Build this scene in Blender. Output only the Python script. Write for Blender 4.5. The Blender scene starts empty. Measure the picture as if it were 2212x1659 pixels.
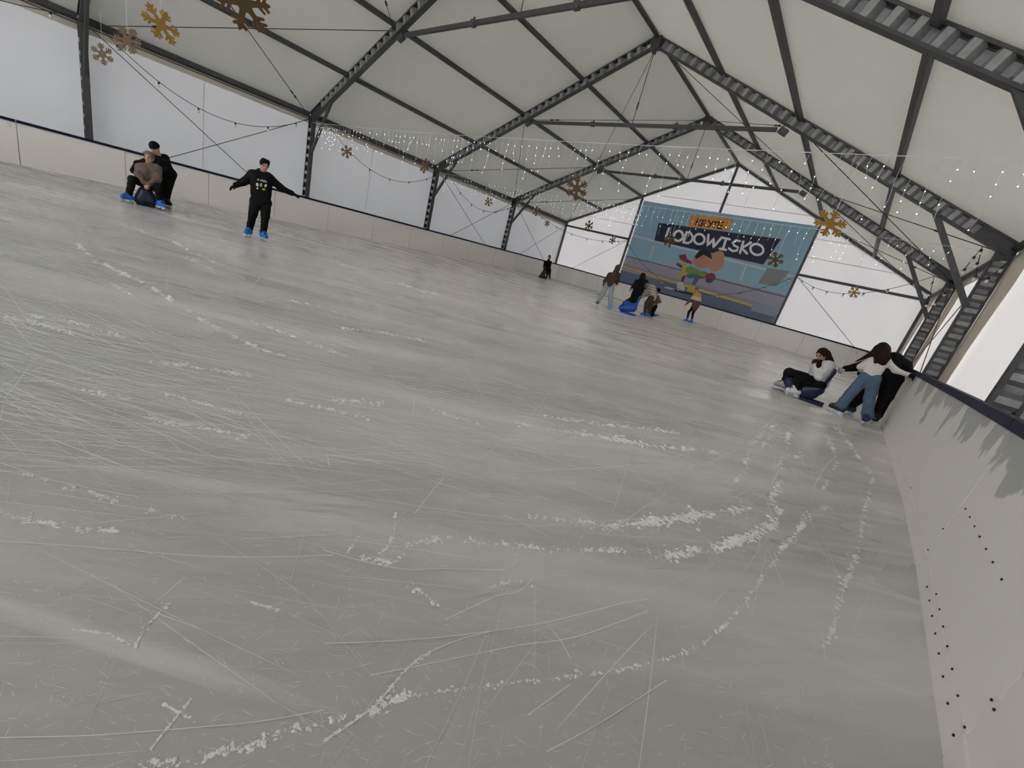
import bpy, bmesh, math, random
import numpy as np
from mathutils import Vector, Matrix
from mathutils.bvhtree import BVHTree

# ------------------------------------------------------------------ camera, light, exposure
scene = bpy.context.scene
COL = scene.collection
FPX = 874.4894
CAM = np.array([8.17735, -25.66433, 1.224726])
RC = np.array([[0.7259839, 0.6398162, 0.2521558],
               [0.3890702, -0.0797782, -0.9177471],
               [-0.5670729, 0.7643760, -0.3068511]])
cd = bpy.data.cameras.new('camera'); co = bpy.data.objects.new('camera', cd); COL.objects.link(co)
cd.sensor_fit = 'HORIZONTAL'; cd.sensor_width = 36.0; cd.lens = FPX / 2212.0 * 36.0; cd.clip_start = 0.02; cd.clip_end = 400
co.matrix_world = Matrix(((RC[0][0], -RC[1][0], -RC[2][0], CAM[0]), (RC[0][1], -RC[1][1], -RC[2][1], CAM[1]),
                          (RC[0][2], -RC[1][2], -RC[2][2], CAM[2]), (0, 0, 0, 1)))
scene.camera = co

world = bpy.data.worlds.new('sky'); scene.world = world; world.use_nodes = True
bg = world.node_tree.nodes['Background']; bg.inputs[0].default_value = (0.94, 0.96, 1.0, 1); bg.inputs[1].default_value = 2.35
world.cycles.sampling_method = 'NONE'

sd = bpy.data.lights.new('sun', 'SUN'); so = bpy.data.objects.new('sun', sd); COL.objects.link(so)
sd.energy = 10.5; sd.angle = math.radians(1.5); sd.color = (1.0, 0.92, 0.85)
so.rotation_euler = Vector((-0.80, -0.44, -0.40)).to_track_quat('-Z', 'Y').to_euler(); so.location = (60, 30, 40)

scene.view_settings.view_transform = 'Standard'; scene.view_settings.look = 'None'
scene.view_settings.gamma = 1.0; scene.view_settings.use_curve_mapping = False
scene.view_settings.exposure = 1.06
scene.cycles.max_bounces = 6; scene.cycles.diffuse_bounces = 5; scene.cycles.glossy_bounces = 3; scene.cycles.transmission_bounces = 4
scene.cycles.use_adaptive_sampling = True; scene.cycles.adaptive_threshold = 0.18; scene.cycles.adaptive_min_samples = 12
scene.cycles.use_denoising = True; scene.cycles.sample_clamp_indirect = 8

rng = random.Random(7)
nrg = np.random.default_rng(7)

# ------------------------------------------------------------------ photo rays (used only to find where things stand)
def ray(u, v): return RC.T @ np.array([(u - 1106) / FPX, (v - 829.5) / FPX, 1.0])
def onz(u, v, z=0.0): d = ray(u, v); return CAM + (z - CAM[2]) / d[2] * d
def ony(u, v, y): d = ray(u, v); return CAM + (y - CAM[1]) / d[1] * d
def onx(u, v, x): d = ray(u, v); return CAM + (x - CAM[0]) / d[0] * d

# ------------------------------------------------------------------ materials
MATS = {}
def mat(name, color, rough=0.6, metal=0.0, bump=0.0, bscale=40, var=0.0, vscale=8, spec=0.5, emit=None, estr=0.0):
    if name in MATS: return MATS[name]
    m = bpy.data.materials.new(name); m.use_nodes = True; nt = m.node_tree; b = nt.nodes['Principled BSDF']
    b.inputs['Base Color'].default_value = (*color, 1); b.inputs['Roughness'].default_value = rough
    b.inputs['Metallic'].default_value = metal; b.inputs['Specular IOR Level'].default_value = spec
    if emit: b.inputs['Emission Color'].default_value = (*emit, 1); b.inputs['Emission Strength'].default_value = estr
    if bump or var:
        tc = nt.nodes.new('ShaderNodeTexCoord')
    if var:
        n = nt.nodes.new('ShaderNodeTexNoise'); n.inputs['Scale'].default_value = vscale; n.inputs['Detail'].default_value = 4
        nt.links.new(tc.outputs['Object'], n.inputs['Vector'])
        mx = nt.nodes.new('ShaderNodeMix'); mx.data_type = 'RGBA'
        mx.inputs[6].default_value = (*[c * (1 - var) for c in color], 1); mx.inputs[7].default_value = (*[min(1, c * (1 + var)) for c in color], 1)
        nt.links.new(n.outputs['Fac'], mx.inputs[0]); nt.links.new(mx.outputs[2], b.inputs['Base Color'])
    if bump:
        n2 = nt.nodes.new('ShaderNodeTexNoise'); n2.inputs['Scale'].default_value = bscale; n2.inputs['Detail'].default_value = 3
        nt.links.new(tc.outputs['Object'], n2.inputs['Vector'])
        bp = nt.nodes.new('ShaderNodeBump'); bp.inputs['Strength'].default_value = bump; bp.inputs['Distance'].default_value = 0.02
        nt.links.new(n2.outputs['Fac'], bp.inputs['Height']); nt.links.new(bp.outputs[0], b.inputs['Normal'])
    MATS[name] = m; return m

def fabric(name, color, trans, tcolor=None, var=0.05, vscale=0.7):
    m = bpy.data.materials.new(name); m.use_nodes = True; nt = m.node_tree
    for n in list(nt.nodes): nt.nodes.remove(n)
    out = nt.nodes.new('ShaderNodeOutputMaterial'); mix = nt.nodes.new('ShaderNodeMixShader')
    d = nt.nodes.new('ShaderNodeBsdfDiffuse'); t = nt.nodes.new('ShaderNodeBsdfTranslucent')
    tc = nt.nodes.new('ShaderNodeTexCoord'); mp = nt.nodes.new('ShaderNodeMapping'); mp.inputs['Scale'].default_value = (1, 1, 0.45)
    n = nt.nodes.new('ShaderNodeTexNoise'); n.inputs['Scale'].default_value = vscale; n.inputs['Detail'].default_value = 2
    nt.links.new(tc.outputs['Object'], mp.inputs[0]); nt.links.new(mp.outputs[0], n.inputs['Vector'])
    mx = nt.nodes.new('ShaderNodeMix'); mx.data_type = 'RGBA'
    mx.inputs[6].default_value = (*[c * (1 - var) for c in color], 1); mx.inputs[7].default_value = (*[min(1, c * (1 + var)) for c in color], 1)
    nt.links.new(n.outputs['Fac'], mx.inputs[0]); nt.links.new(mx.outputs[2], d.inputs[0])
    t.inputs[0].default_value = (*(tcolor or color), 1)
    mix.inputs[0].default_value = trans
    nt.links.new(d.outputs[0], mix.inputs[1]); nt.links.new(t.outputs[0], mix.inputs[2]); nt.links.new(mix.outputs[0], out.inputs[0])
    MATS[name] = m; return m

M_ROOF = fabric('roof_fabric', (0.64, 0.63, 0.585), 0.02, (0.80, 0.80, 0.74))
M_WALL = fabric('wall_fabric', (0.53, 0.53, 0.535), 0.070, (0.83, 0.845, 0.875))
M_FLAP = fabric('flap_fabric', (0.66, 0.62, 0.55), 0.10, (0.86, 0.72, 0.56))
def daylight_fill_vinyl():  # clear sheet added behind the viewer to let extra daylight into the hall
    m = bpy.data.materials.new('daylight_fill_vinyl'); m.use_nodes = True; nt = m.node_tree; b = nt.nodes['Principled BSDF']; out = nt.nodes['Material Output']
    b.inputs['Base Color'].default_value = (.8, .82, .84, 1); b.inputs['Roughness'].default_value = .15
    t = nt.nodes.new('ShaderNodeBsdfTransparent'); t.inputs[0].default_value = (.93, .94, .95, 1); mx = nt.nodes.new('ShaderNodeMixShader'); mx.inputs[0].default_value = .15
    nt.links.new(t.outputs[0], mx.inputs[1]); nt.links.new(b.outputs[0], mx.inputs[2]); nt.links.new(mx.outputs[0], out.inputs[0]); return m
M_FILL_VINYL = daylight_fill_vinyl()
M_SEAM = mat('seam_tape', (0.45, 0.45, 0.44), 0.7)
M_STEEL = mat('galvanised_steel', (0.085, 0.087, 0.09), 0.55, 0.4, bump=0.05, bscale=60, var=0.25, vscale=9)
M_WEB = mat('corrugated_steel', (0.34, 0.345, 0.35), 0.55, 0.2, var=0.3, vscale=12)
M_DARK = mat('dark_fitting', (0.03, 0.03, 0.033), 0.5, 0.3)
M_CABLE = mat('steel_cable', (0.06, 0.06, 0.062), 0.5, 0.5)
M_CORD = mat('black_cord', (0.02, 0.02, 0.022), 0.6)
M_GLASS = mat('bulb_glass', (0.85, 0.87, 0.88), 0.12, spec=0.8)
M_RAIL = mat('navy_rail', (0.006, 0.010, 0.035), 0.5, spec=0.2)
M_GOLD = mat('gold_card', (0.50, 0.30, 0.09), 0.30, 0.92, var=0.06, vscale=5)
M_WIRE = mat('white_wire', (0.75, 0.76, 0.78), 0.5)
M_LED = mat('led', (1, 1, 1), 0.4, emit=(0.92, 0.96, 1.0), estr=7.0); M_LED.cycles.emission_sampling = 'NONE'
M_SNOW = mat('snow', (0.95, 0.95, 0.955), 0.7, bump=0.3, bscale=200)
M_SCR = mat('scratch', (0.60, 0.60, 0.585), 0.6)
M_SCREW = mat('screw_head', (0.02, 0.02, 0.02), 0.4, 0.5)
M_GROUND = mat('outside_paving', (0.42, 0.40, 0.37), 0.9, var=0.2, vscale=1.0)

# ------------------------------------------------------------------ object helpers
def link(name, me, material=None, parent=None, loc=None):
    o = bpy.data.objects.new(name, me); COL.objects.link(o)
    if material is not None and me is not None and len(me.materials) == 0:
        me.materials.append(material)
    if parent is not None: o.parent = parent
    if loc is not None: o.location = loc
    return o
def empty(name, loc=(0, 0, 0)):
    o = bpy.data.objects.new(name, None); COL.objects.link(o); o.location = loc; o.empty_display_size = 0.2; return o
def tag(o, label=None, cat=None, group=None, kind=None):
    if label: o['label'] = label
    if cat: o['category'] = cat
    if group: o['group'] = group
    if kind: o['kind'] = kind
    return o
class MB:
    def __init__(s): s.v = []; s.f = []
    def add(s, verts, faces):
        n = len(s.v); s.v += [tuple(float(c) for c in p) for p in verts]; s.f += [tuple(i + n for i in f) for f in faces]; return s
    def box(s, c, size, R=None):
        hx, hy, hz = [x / 2 for x in size]
        p = np.array([(x, y, z) for x in (-hx, hx) for y in (-hy, hy) for z in (-hz, hz)])
        if R is not None: p = p @ np.array(R).T
        return s.add(p + np.array(c), [(0, 1, 3, 2), (4, 6, 7, 5), (0, 4, 5, 1), (2, 3, 7, 6), (0, 2, 6, 4), (1, 5, 7, 3)])
    def bar(s, a, b, w, h, up=(0, 0, 1)):
        a = np.array(a, float); b = np.array(b, float); d = b - a; L = np.linalg.norm(d); d /= L
        up = np.array(up, float); x = np.cross(up, d)
        if np.linalg.norm(x) < 1e-6: x = np.cross((1, 0, 0), d)
        x /= np.linalg.norm(x); y = np.cross(d, x)
        return s.box((a + b) / 2, (w, h, L), np.stack([x, y, d], 1))
    def tube(s, pts, r, n=6, cap=True):
        pts = [np.array(p, float) for p in pts]; rings = []
        for i, p in enumerate(pts):
            d = pts[min(i + 1, len(pts) - 1)] - pts[max(i - 1, 0)]; d /= (np.linalg.norm(d) + 1e-12)
            x = np.cross(d, (0, 0, 1) if abs(d[2]) < .9 else (1, 0, 0)); x /= np.linalg.norm(x); y = np.cross(d, x)
            rr = r[i] if isinstance(r, (list, tuple)) else r
            rings.append([p + rr * (math.cos(2 * math.pi * k / n) * x + math.sin(2 * math.pi * k / n) * y) for k in range(n)])
        fs = []
        for i in range(len(pts) - 1):
            for k in range(n):
                a = i * n + k; b = i * n + (k + 1) % n; fs.append((a, b, b + n, a + n))
        if cap: fs += [tuple(range(n))[::-1], tuple(range((len(pts) - 1) * n, len(pts) * n))]
        return s.add([q for r_ in rings for q in r_], fs)
    def mesh(s, name, smooth=False):
        me = bpy.data.meshes.new(name); me.from_pydata(s.v, [], s.f); me.update()
        if smooth: me.polygons.foreach_set('use_smooth', [True] * len(me.polygons))
        return me
    def build(s, name, material, parent=None, smooth=False, loc=None):
        return link(name, s.mesh(name, smooth), material, parent, loc)
def V(*a): return np.array(a, float)
def nrm(v): v = np.array(v, float); return v / (np.linalg.norm(v) + 1e-12)

# ------------------------------------------------------------------ dimensions of the hall
HW = 10.0; EAVE = 4.012; RIDGE = 8.60; BAY = 6.0
YS = [0.0, -6.0, -12.0, -18.0, -24.0, -30.0, -36.0]
TP = [1.0, 0.7416, 0.4915, 0.2447, 0.0]
def roofz(x): return RIDGE - (RIDGE - EAVE) * abs(x) / HW
SL = math.atan2(RIDGE - EAVE, HW); RD = 0.30      # slope, beam depth

# ------------------------------------------------------------------ setting: ground and ice
g = MB(); g.add([(-70, -90, -0.14), (70, -90, -0.14), (70, 60, -0.14), (-70, 60, -0.14)], [(0, 1, 2, 3)])
tag(g.build('ground', M_GROUND), kind='structure')

def board_path():
    P = []
    XL, XR, YF, YN, R = -9.2, 9.13, -0.81, -29.5, 2.6
    P.append((XL, -26.5))
    y = -25.34
    while y < YF - R - 0.1: P.append((XL, y)); y += 1.0
    for k in range(0, 9):
        a = math.pi - k / 8 * math.pi / 2; P.append((XL + R + R * math.cos(a), YF - R + R * math.sin(a)))
    x = -5.6
    while x < XR - R - 0.1: P.append((x, YF)); x += 1.0
    for k in range(0, 9):
        a = math.pi / 2 - k / 8 * math.pi / 2; P.append((XR - R + R * math.cos(a), YF - R + R * math.sin(a)))
    for y in (-4.5, -6.5, -8.5, -10.5, -12.5, -14.5, -16.5, -17.5): P.append((XR, y))
    P += [(9.115, -19.2), (9.10, -20.57), (9.05, -22.1), (8.965, -23.76), (8.82, -25.4), (8.55, -27.0)]
    for k in range(1, 7):
        a = -k / 6 * math.pi / 2; P.append((6.4 + 2.1 * math.cos(a), -27.3 + 2.2 * math.sin(a)))
    for x in (4.4, 2.4, 0.4, -1.6, -3.6, -5.6, -6.6): P.append((x, -29.5))
    for k in range(0, 6):
        a = -math.pi / 2 - k / 6 * math.pi / 2; P.append((-6.6 + 2.6 * math.cos(a), -26.9 + 2.6 * math.sin(a)))
    return [np.array(p) for p in P]
BP = board_path()

def ice_material():
    m = bpy.data.materials.new('ice'); m.use_nodes = True; nt = m.node_tree; b = nt.nodes['Principled BSDF']
    tc = nt.nodes.new('ShaderNodeTexCoord')
    def noise(scale, detail, sx=1, sy=1, rot=0.0, rough=0.55):
        mp = nt.nodes.new('ShaderNodeMapping'); mp.vector_type = 'TEXTURE'; mp.inputs['Scale'].default_value = (1 / sx, 1 / sy, 1); mp.inputs['Rotation'].default_value = (0, 0, rot)
        n = nt.nodes.new('ShaderNodeTexNoise'); n.inputs['Scale'].default_value = scale; n.inputs['Detail'].default_value = detail; n.inputs['Roughness'].default_value = rough
        nt.links.new(tc.outputs['Object'], mp.inputs[0]); nt.links.new(mp.outputs[0], n.inputs['Vector']); return n
    def ramp(src, a, b_, c0=(0, 0, 0), c1=(1, 1, 1)):
        r = nt.nodes.new('ShaderNodeValToRGB'); r.color_ramp.elements[0].position = a; r.color_ramp.elements[1].position = b_
        r.color_ramp.elements[0].color = (*c0, 1); r.color_ramp.elements[1].color = (*c1, 1)
        nt.links.new(src, r.inputs[0]); return r
    base = ramp(noise(0.35, 2).outputs['Fac'], 0.3, 0.75, (0.50, 0.51, 0.47), (0.56, 0.565, 0.525))
    cur = base.outputs[0]
    def over(cur, fac_src, col, amt):
        mul = nt.nodes.new('ShaderNodeMath'); mul.operation = 'MULTIPLY'; mul.inputs[1].default_value = amt
        nt.links.new(fac_src, mul.inputs[0])
        mx = nt.nodes.new('ShaderNodeMix'); mx.data_type = 'RGBA'; nt.links.new(mul.outputs[0], mx.inputs[0])
        nt.links.new(cur, mx.inputs[6]); mx.inputs[7].default_value = (*col, 1); return mx.outputs[2]
    # worn, rubbed-white middle of the rink, whitened further to stand in for reflected light; patches stretched along the skating direction
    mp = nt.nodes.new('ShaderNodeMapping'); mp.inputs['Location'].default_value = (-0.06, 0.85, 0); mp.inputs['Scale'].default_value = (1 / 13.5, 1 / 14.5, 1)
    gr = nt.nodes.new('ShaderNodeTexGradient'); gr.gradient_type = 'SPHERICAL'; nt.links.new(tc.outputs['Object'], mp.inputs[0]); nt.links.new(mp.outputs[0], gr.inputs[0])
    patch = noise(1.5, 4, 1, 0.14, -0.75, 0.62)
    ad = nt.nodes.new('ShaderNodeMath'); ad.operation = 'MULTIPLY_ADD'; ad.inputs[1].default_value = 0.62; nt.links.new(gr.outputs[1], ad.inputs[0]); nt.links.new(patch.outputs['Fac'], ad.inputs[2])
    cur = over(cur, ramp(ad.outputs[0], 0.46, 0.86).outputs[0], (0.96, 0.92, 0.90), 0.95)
    for sc, st, rot, lo, hi, amt in ((5, 0.05, -0.72, .60, .70, .5), (6.5, 0.045, -0.98, .62, .70, .45)):
        cur = over(cur, ramp(noise(sc, 3, 1, st, rot).outputs['Fac'], lo, hi).outputs[0], (0.85, 0.85, 0.84), amt)
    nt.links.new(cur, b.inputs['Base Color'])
    rr = ramp(noise(1.6, 3, 1, 0.3, -0.8).outputs['Fac'], 0.35, 0.7, (0.19,) * 3, (0.44,) * 3)
    nt.links.new(rr.outputs[0], b.inputs['Roughness']); b.inputs['IOR'].default_value = 1.31
    hb = noise(22, 2, 1, 0.25, -0.7); bp = nt.nodes.new('ShaderNodeBump'); bp.inputs['Strength'].default_value = 0.10; bp.inputs['Distance'].default_value = 0.01
    nt.links.new(hb.outputs['Fac'], bp.inputs['Height']); nt.links.new(bp.outputs[0], b.inputs['Normal'])
    return m
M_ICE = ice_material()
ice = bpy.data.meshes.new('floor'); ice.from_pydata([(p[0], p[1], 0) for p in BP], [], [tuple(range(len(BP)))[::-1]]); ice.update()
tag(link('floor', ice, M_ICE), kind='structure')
# concrete apron between boards and tent wall
ap = MB()
for (x0, x1, y0, y1) in ((-10.3, -9.25, -36, 0.3), (9.18, 10.3, -36, 0.3), (-9.25, 9.18, -0.76, 0.3), (-9.25, 9.18, -36, -29.55)):
    ap.box(((x0 + x1) / 2, (y0 + y1) / 2, -0.06), (x1 - x0, y1 - y0, 0.08))
tag(ap.build('floor_apron', M_GROUND), kind='structure')

# ------------------------------------------------------------------ ceiling: fabric bays, purlins, bracing
def grid_patch(fn, nu, nv, name, flip=False, smooth=True):
    vs = [fn(i / nu, j / nv) for j in range(nv + 1) for i in range(nu + 1)]
    fs = []
    for j in range(nv):
        for i in range(nu):
            a = j * (nu + 1) + i; q = (a, a + 1, a + nu + 2, a + nu + 1); fs.append(q[::-1] if flip else q)
    me = bpy.data.meshes.new(name); me.from_pydata([tuple(map(float, v)) for v in vs], [], fs); me.update()
    if smooth: me.polygons.foreach_set('use_smooth', [True] * len(me.polygons))
    return me
ceiling = tag(empty('ceiling'), kind='structure')
NB = len(YS) - 1
for side in (-1, 1):
    def fn(u, v, side=side):
        t = u; x = side * t * (HW + 0.12)
        k = max(i for i in range(5) if TP[i] >= min(t, 1.0) - 1e-9); k = min(k, 3)
        w = (t - TP[k + 1]) / (TP[k] - TP[k + 1]) if k < 4 else 0
        bul = 0.06 * math.sin(math.pi * max(0, min(1, w))) * math.sin(math.pi * v)
        return (x, -BAY * v, roofz(x) + 0.035 + bul * 0.5)
    me = grid_patch(fn, 40, 10, 'roof_panel', flip=(side < 0))
    for b in range(NB): link('roof_panel', me, M_ROOF, ceiling, (0, YS[b], 0))
    hem = MB().bar((side * (HW + .12), .08, roofz(HW + .12) + .03), (0, .08, RIDGE + .035), .22, .02, up=(side * math.sin(SL), 0, math.cos(SL))); link('roof_hem', hem.mesh('roof_hem'), M_ROOF, ceiling)
# purlins: box sections between the frames
pur = {}
for side in (-1, 1):
    for k, t in enumerate(TP):
        if k == 4 and side > 0: continue
        m_ = MB(); a = SL if side < 0 else -SL
        x = side * t * HW; z = roofz(x) - 0.055
        up = (-math.sin(a), 0, math.cos(a))
        w_, h_ = (0.10, 0.11) if k else (0.12, 0.15)
        m_.bar((x - side * (0.04 if k == 0 else 0), -0.075, z - (0.02 if k == 0 else 0)), (x - side * (0.04 if k == 0 else 0), -BAY + 0.075, z - (0.02 if k == 0 else 0)), w_, h_, up)
        if k == 0: m_.bar((x - side * .06, -.075, z - .16), (x - side * .06, -BAY + .075, z - .16), .03, .03)
        me = m_.mesh('purlin')
        for b in range(NB): link('purlin', me, M_STEEL, ceiling, (0, YS[b], 0))
def cable(a, b, parent, r=0.011, tb=0.2, name='bracing_cable'):
    a = V(*a); b = V(*b); c = MB().tube([a, b], r, 5).build(name, M_CABLE, parent)
    if tb:
        d = nrm(b - a); p = a + d * np.linalg.norm(b - a) * tb
        m_ = MB().tube([p - d * .16, p - d * .12, p - d * .03, p], [.012, .03, .03, .012], 6)
        m_.tube([p + d * .05, p + d * .09, p + d * .22, p + d * .25], [.012, .024, .024, .012], 6)
        m_.build('turnbuckle', M_DARK, c)
    return c
def node(t, y, drop=0.20): x = t * HW; return (x * (0.985 if abs(t) == 1 else 1), y, roofz(x) - drop)
for b in (0, 1, 3):
    y0, y1 = YS[b + 1] + .08, YS[b] - .08       # near, far frame of the bay
    for sgn in (-1, 1):
        q = sgn * 0.4915
        cable(node(sgn, y0), node(q, y1), ceiling, tb=0.22); cable(node(sgn, y1), node(q, y0), ceiling, tb=0.16)
        if b != 0:
            cable(node(q, y0), node(0.0, y1), ceiling, tb=0.15, r=0.009); cable(node(q, y1), node(0.0, y0), ceiling, tb=0.12, r=0.009)

# ------------------------------------------------------------------ portal frames
def chan(parts_parent): pass
def beam_meshes(p0, p1, depth, width, inward, plate0=0.0, plate1=0.0, period=0.335, amp=0.073):
    """corrugated-web beam: outer flange along p0-p1 (x,z), inner flange offset by depth along inward (x,z)"""
    p0 = np.array(p0, float); p1 = np.array(p1, float); d = p1 - p0; L = np.linalg.norm(d); d /= L; n = np.array(inward, float)
    to3 = lambda q, y: (q[0], y, q[1])
    fl = MB(); th = 0.022
    for off in (th / 2, depth - th / 2):
        a = p0 + n * off; b = p1 + n * off
        fl.bar(to3(a, 0), to3(b, 0), width, th, up=(n[0], 0, n[1]))
    # small keder lip along the inner edges
    for off in (0.03, depth - 0.03):
        for y in (-width / 2 + .006, width / 2 - .006):
            a = p0 + n * off; b = p1 + n * off; fl.bar(to3(a, y), to3(b, y), .012, .028, up=(n[0], 0, n[1]))
    for s0, s1 in ((0, plate0), (L - plate1, L)):
        if s1 - s0 > 0.01:
            for y in (-.028, .028):
                a = p0 + d * s0 + n * depth / 2; b = p0 + d * s1 + n * depth / 2; fl.bar(to3(a, y), to3(b, y), .012, depth - 2 * th, up=(n[0], 0, n[1]))
    web = MB(); s = plate0; prof = []
    k = 0
    seq = [(0.0, amp), (0.30, amp), (0.5, -amp), (0.80, -amp)]
    while s < L - plate1:
        for f, y in seq:
            q = s + f * period
            if q <= L - plate1: prof.append((q, y))
        s += period
    vs = []; fs = []
    for q, y in prof:
        vs.append(to3(p0 + d * q + n * th, y)); vs.append(to3(p0 + d * q + n * (depth - th), y))
    for i in range(len(prof) - 1): fs.append((2 * i, 2 * i + 2, 2 * i + 3, 2 * i + 1))
    web.add(vs, fs)
    return fl.mesh('flanges'), web.mesh('web')
sl_n = {}
frame_parts = []
for side in (-1, 1):
    inn = (-side * math.sin(SL), -math.cos(SL))
    f, w = beam_meshes((side * HW, EAVE), (0, RIDGE), RD, 0.15, inn, plate0=0.75, plate1=0.28)
    frame_parts.append(('rafter', f, w))
    f, w = beam_meshes((side * HW, -0.06), (side * HW, EAVE - 0.10), 0.30, 0.15, (-side, 0), plate1=0.25, period=0.30)
    frame_parts.append(('post', f, w))
    b = MB(); b.bar((side * 8.42, 0, 4.47), (side * 9.74, 0, 2.62), 0.075, 0.11, up=(1, 0, 0)); b.box((side * 8.42, 0, 4.49), (.2, .09, .08)); b.box((side * 9.72, 0, 2.64), (.06, .09, .2))
    frame_parts.append(('knee_brace', b.mesh('knee_brace'), None))
    b = MB().bar((side * 9.99, 0, -.05), (side * 9.4, 0, -.05), .3, .02)
    frame_parts.append(('base_plate', b.mesh('base_plate'), None))
    b = MB().box((side * 4.62, 0, 6.00), (.22, .12, .16), Matrix.Rotation(side * 0.43, 3, 'Y'))
    frame_parts.append(('node_bracket', b.mesh('node_bracket'), None))
b = MB().bar((-4.45, 0, 6.04), (4.45, 0, 6.04), 0.07, 0.10); 
for x in (-1.55, 1.55): b.box((x, 0, 6.04), (.14, .11, .14)); b.box((x, 0, 6.12), (.04, .04, .10))
frame_parts.append(('collar_tie', b.mesh('collar_tie'), None))
b = MB().box((0, 0, RIDGE - .22), (.30, .17, .36)); b.box((0, 0, RIDGE - .46), (.10, .10, .10))
frame_parts.append(('ridge_plate', b.mesh('ridge_plate'), None))
b = MB().tube([(0, 0, RIDGE - .42), (0, 0, 6.08)], .012, 5).tube([(0, 0, 6.5), (0, 0, 6.55), (0, 0, 6.7), (0, 0, 6.75)], [.012, .028, .028, .012], 6)
frame_parts.append(('suspension_rod', b.mesh('suspension_rod'), None))
FL = {-6.0: 'corrugated steel portal frame just in front of the blue banner', -12.0: 'corrugated steel portal frame in mid hall under both light curtains and second from the banner',
      -18.0: 'big corrugated steel portal frame third from the banner, ridge out of view', -24.0: 'steel portal frame whose left post stands beside the hanging gold snowflakes',
      -30.0: 'steel portal frame behind the viewer near the entrance end'}
for y in YS[1:6]:
    e = tag(empty('portal_frame', (0, y, 0)), FL[y], 'frame', 'steel portal frames of the hall')
    for nm, m1, m2 in frame_parts:
        o = link(nm, m1, M_STEEL, e)
        if m2 is not None: link('web', m2, M_WEB, o)

# ------------------------------------------------------------------ walls
def wall_side(side, name):
    w = tag(empty(name), kind='structure')
    X = side * (HW + 0.06)
    for b in range(NB):
        sd_ = b * 3.1 + side
        def fn(u, v, sd_=sd_, b=b):
            wr = 0.035 * math.sin(math.pi * u) * math.sin(math.pi * min(1, v * 1.1)) + 0.008 * math.sin(u * 9 + sd_) * math.sin(v * 5 + sd_) + 0.006 * math.sin(u * 26 + v * 4 + sd_) * (1 - v)
            return (X + side * wr, (.14 if (b == 0 and u == 0) else 0) - BAY * u, -0.1 + (EAVE + 0.12) * v)
        link('fabric_panel', grid_patch(fn, 30, 14, 'fabric_panel', flip=(side > 0)), M_WALL, w, (0, YS[b], 0))
        vb = MB(); vb.add([(X - side * .05, -.06, EAVE - .12), (X - side * .05, -BAY + .06, EAVE - .12), (X - side * .02, -BAY + .06, EAVE - .36), (X - side * .02, -.06, EAVE - .36)], [(0, 1, 2, 3)])
        link('valance', vb.mesh('valance'), M_FLAP, w, (0, YS[b], 0))
        if side > 0:
            def fl(u, v):
                wd = 0.75 + 0.5 * min(1, v * 1.25) + 0.03 * math.sin(v * 9)
                return (X - 0.035 - .008 * math.sin(v * 7 + u * 5), 0.1 - (wd + 0.15) * u, -0.1 + (EAVE - 0.1) * v)
            link('double_flap', grid_patch(fl, 4, 16, 'double_flap'), M_FLAP, w, (0, YS[b], 0))
        for u in ((0.55,) if side < 0 else ()):
            sm = MB().box((X - side * .002, -BAY * u, EAVE / 2 - .15), (.004, .014, EAVE - .35)); link('welded_seam', sm.mesh('welded_seam'), M_WALL, w, (0, YS[b], 0))
    xc = side * 9.86
    for b in ((0, 1, 3) if side < 0 else (1, 3)):
        y0, y1 = YS[b + 1], YS[b]
        cable((xc, y0 + .15, 3.80), (xc, y1 - .1, 0.05), w, tb=0); cable((xc - side * .03, y1 - .15, 3.75), (xc - side * .03, y0 + .1, 0.05), w, tb=0)
    return w
wall_side(-1, 'wall_left'); wall_side(1, 'wall_right')

def gable(name, y, out, braces):
    w = tag(empty(name), kind='structure')
    def fn(u, v):
        x = (u * 2 - 1) * (HW + 0.14); zt = roofz(x) + 0.05
        z = -0.1 + (zt + 0.1) * v
        wr = 0.02 * math.sin(u * 40) * math.sin(v * 6) + 0.012 * math.sin(u * 90 + v * 7) * (1 - v)
        return (x, y + out * (0.09 + wr), z)
    link('fabric_panel', grid_patch(fn, 80, 24, 'fabric_panel', flip=(out < 0)), M_WALL if braces else M_FILL_VINYL, w)
    for x in (-4.85, 0.0, 4.85): MB().bar((x, y, -0.06), (x, y, roofz(x) - .12), .11, .11, up=(1, 0, 0)).build('gable_post', M_STEEL, w)
    for s in (-1, 1):
        MB().bar((s * 9.9, y, 3.74), (s * 4.9, y, 3.70), .07, .12).build('girt', M_STEEL, w)
        MB().bar((s * 9.96, y, EAVE - .03), (0, y, RIDGE - .07), .10, .13, up=(0, 1, 0)).build('gable_rafter', M_STEEL, w)
        MB().bar((s * 9.93, y, -0.06), (s * 9.93, y, EAVE), .12, .12, up=(1, 0, 0)).build('corner_post', M_STEEL, w)
    for zz in (6.50, 5.5, 4.6):
        hx = (RIDGE - zz) / (RIDGE - EAVE) * HW - 0.1; MB().box((0, y + out * .055, zz), (2 * hx, .006, .022)).build('welded_seam', M_SEAM, w)
    if braces:
        cable((-4.95, y - .09, 3.55), (-9.8, y - .09, 0.0), w, tb=0); cable((4.95, y - .09, 3.55), (9.8, y - .09, 0.0), w, tb=0)
    return w
gable('wall_far', 0.0, 1, True); gable('wall_near', -36.0, -1, False)  # near end is unseen; its clear panel is an added daylight source
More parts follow.
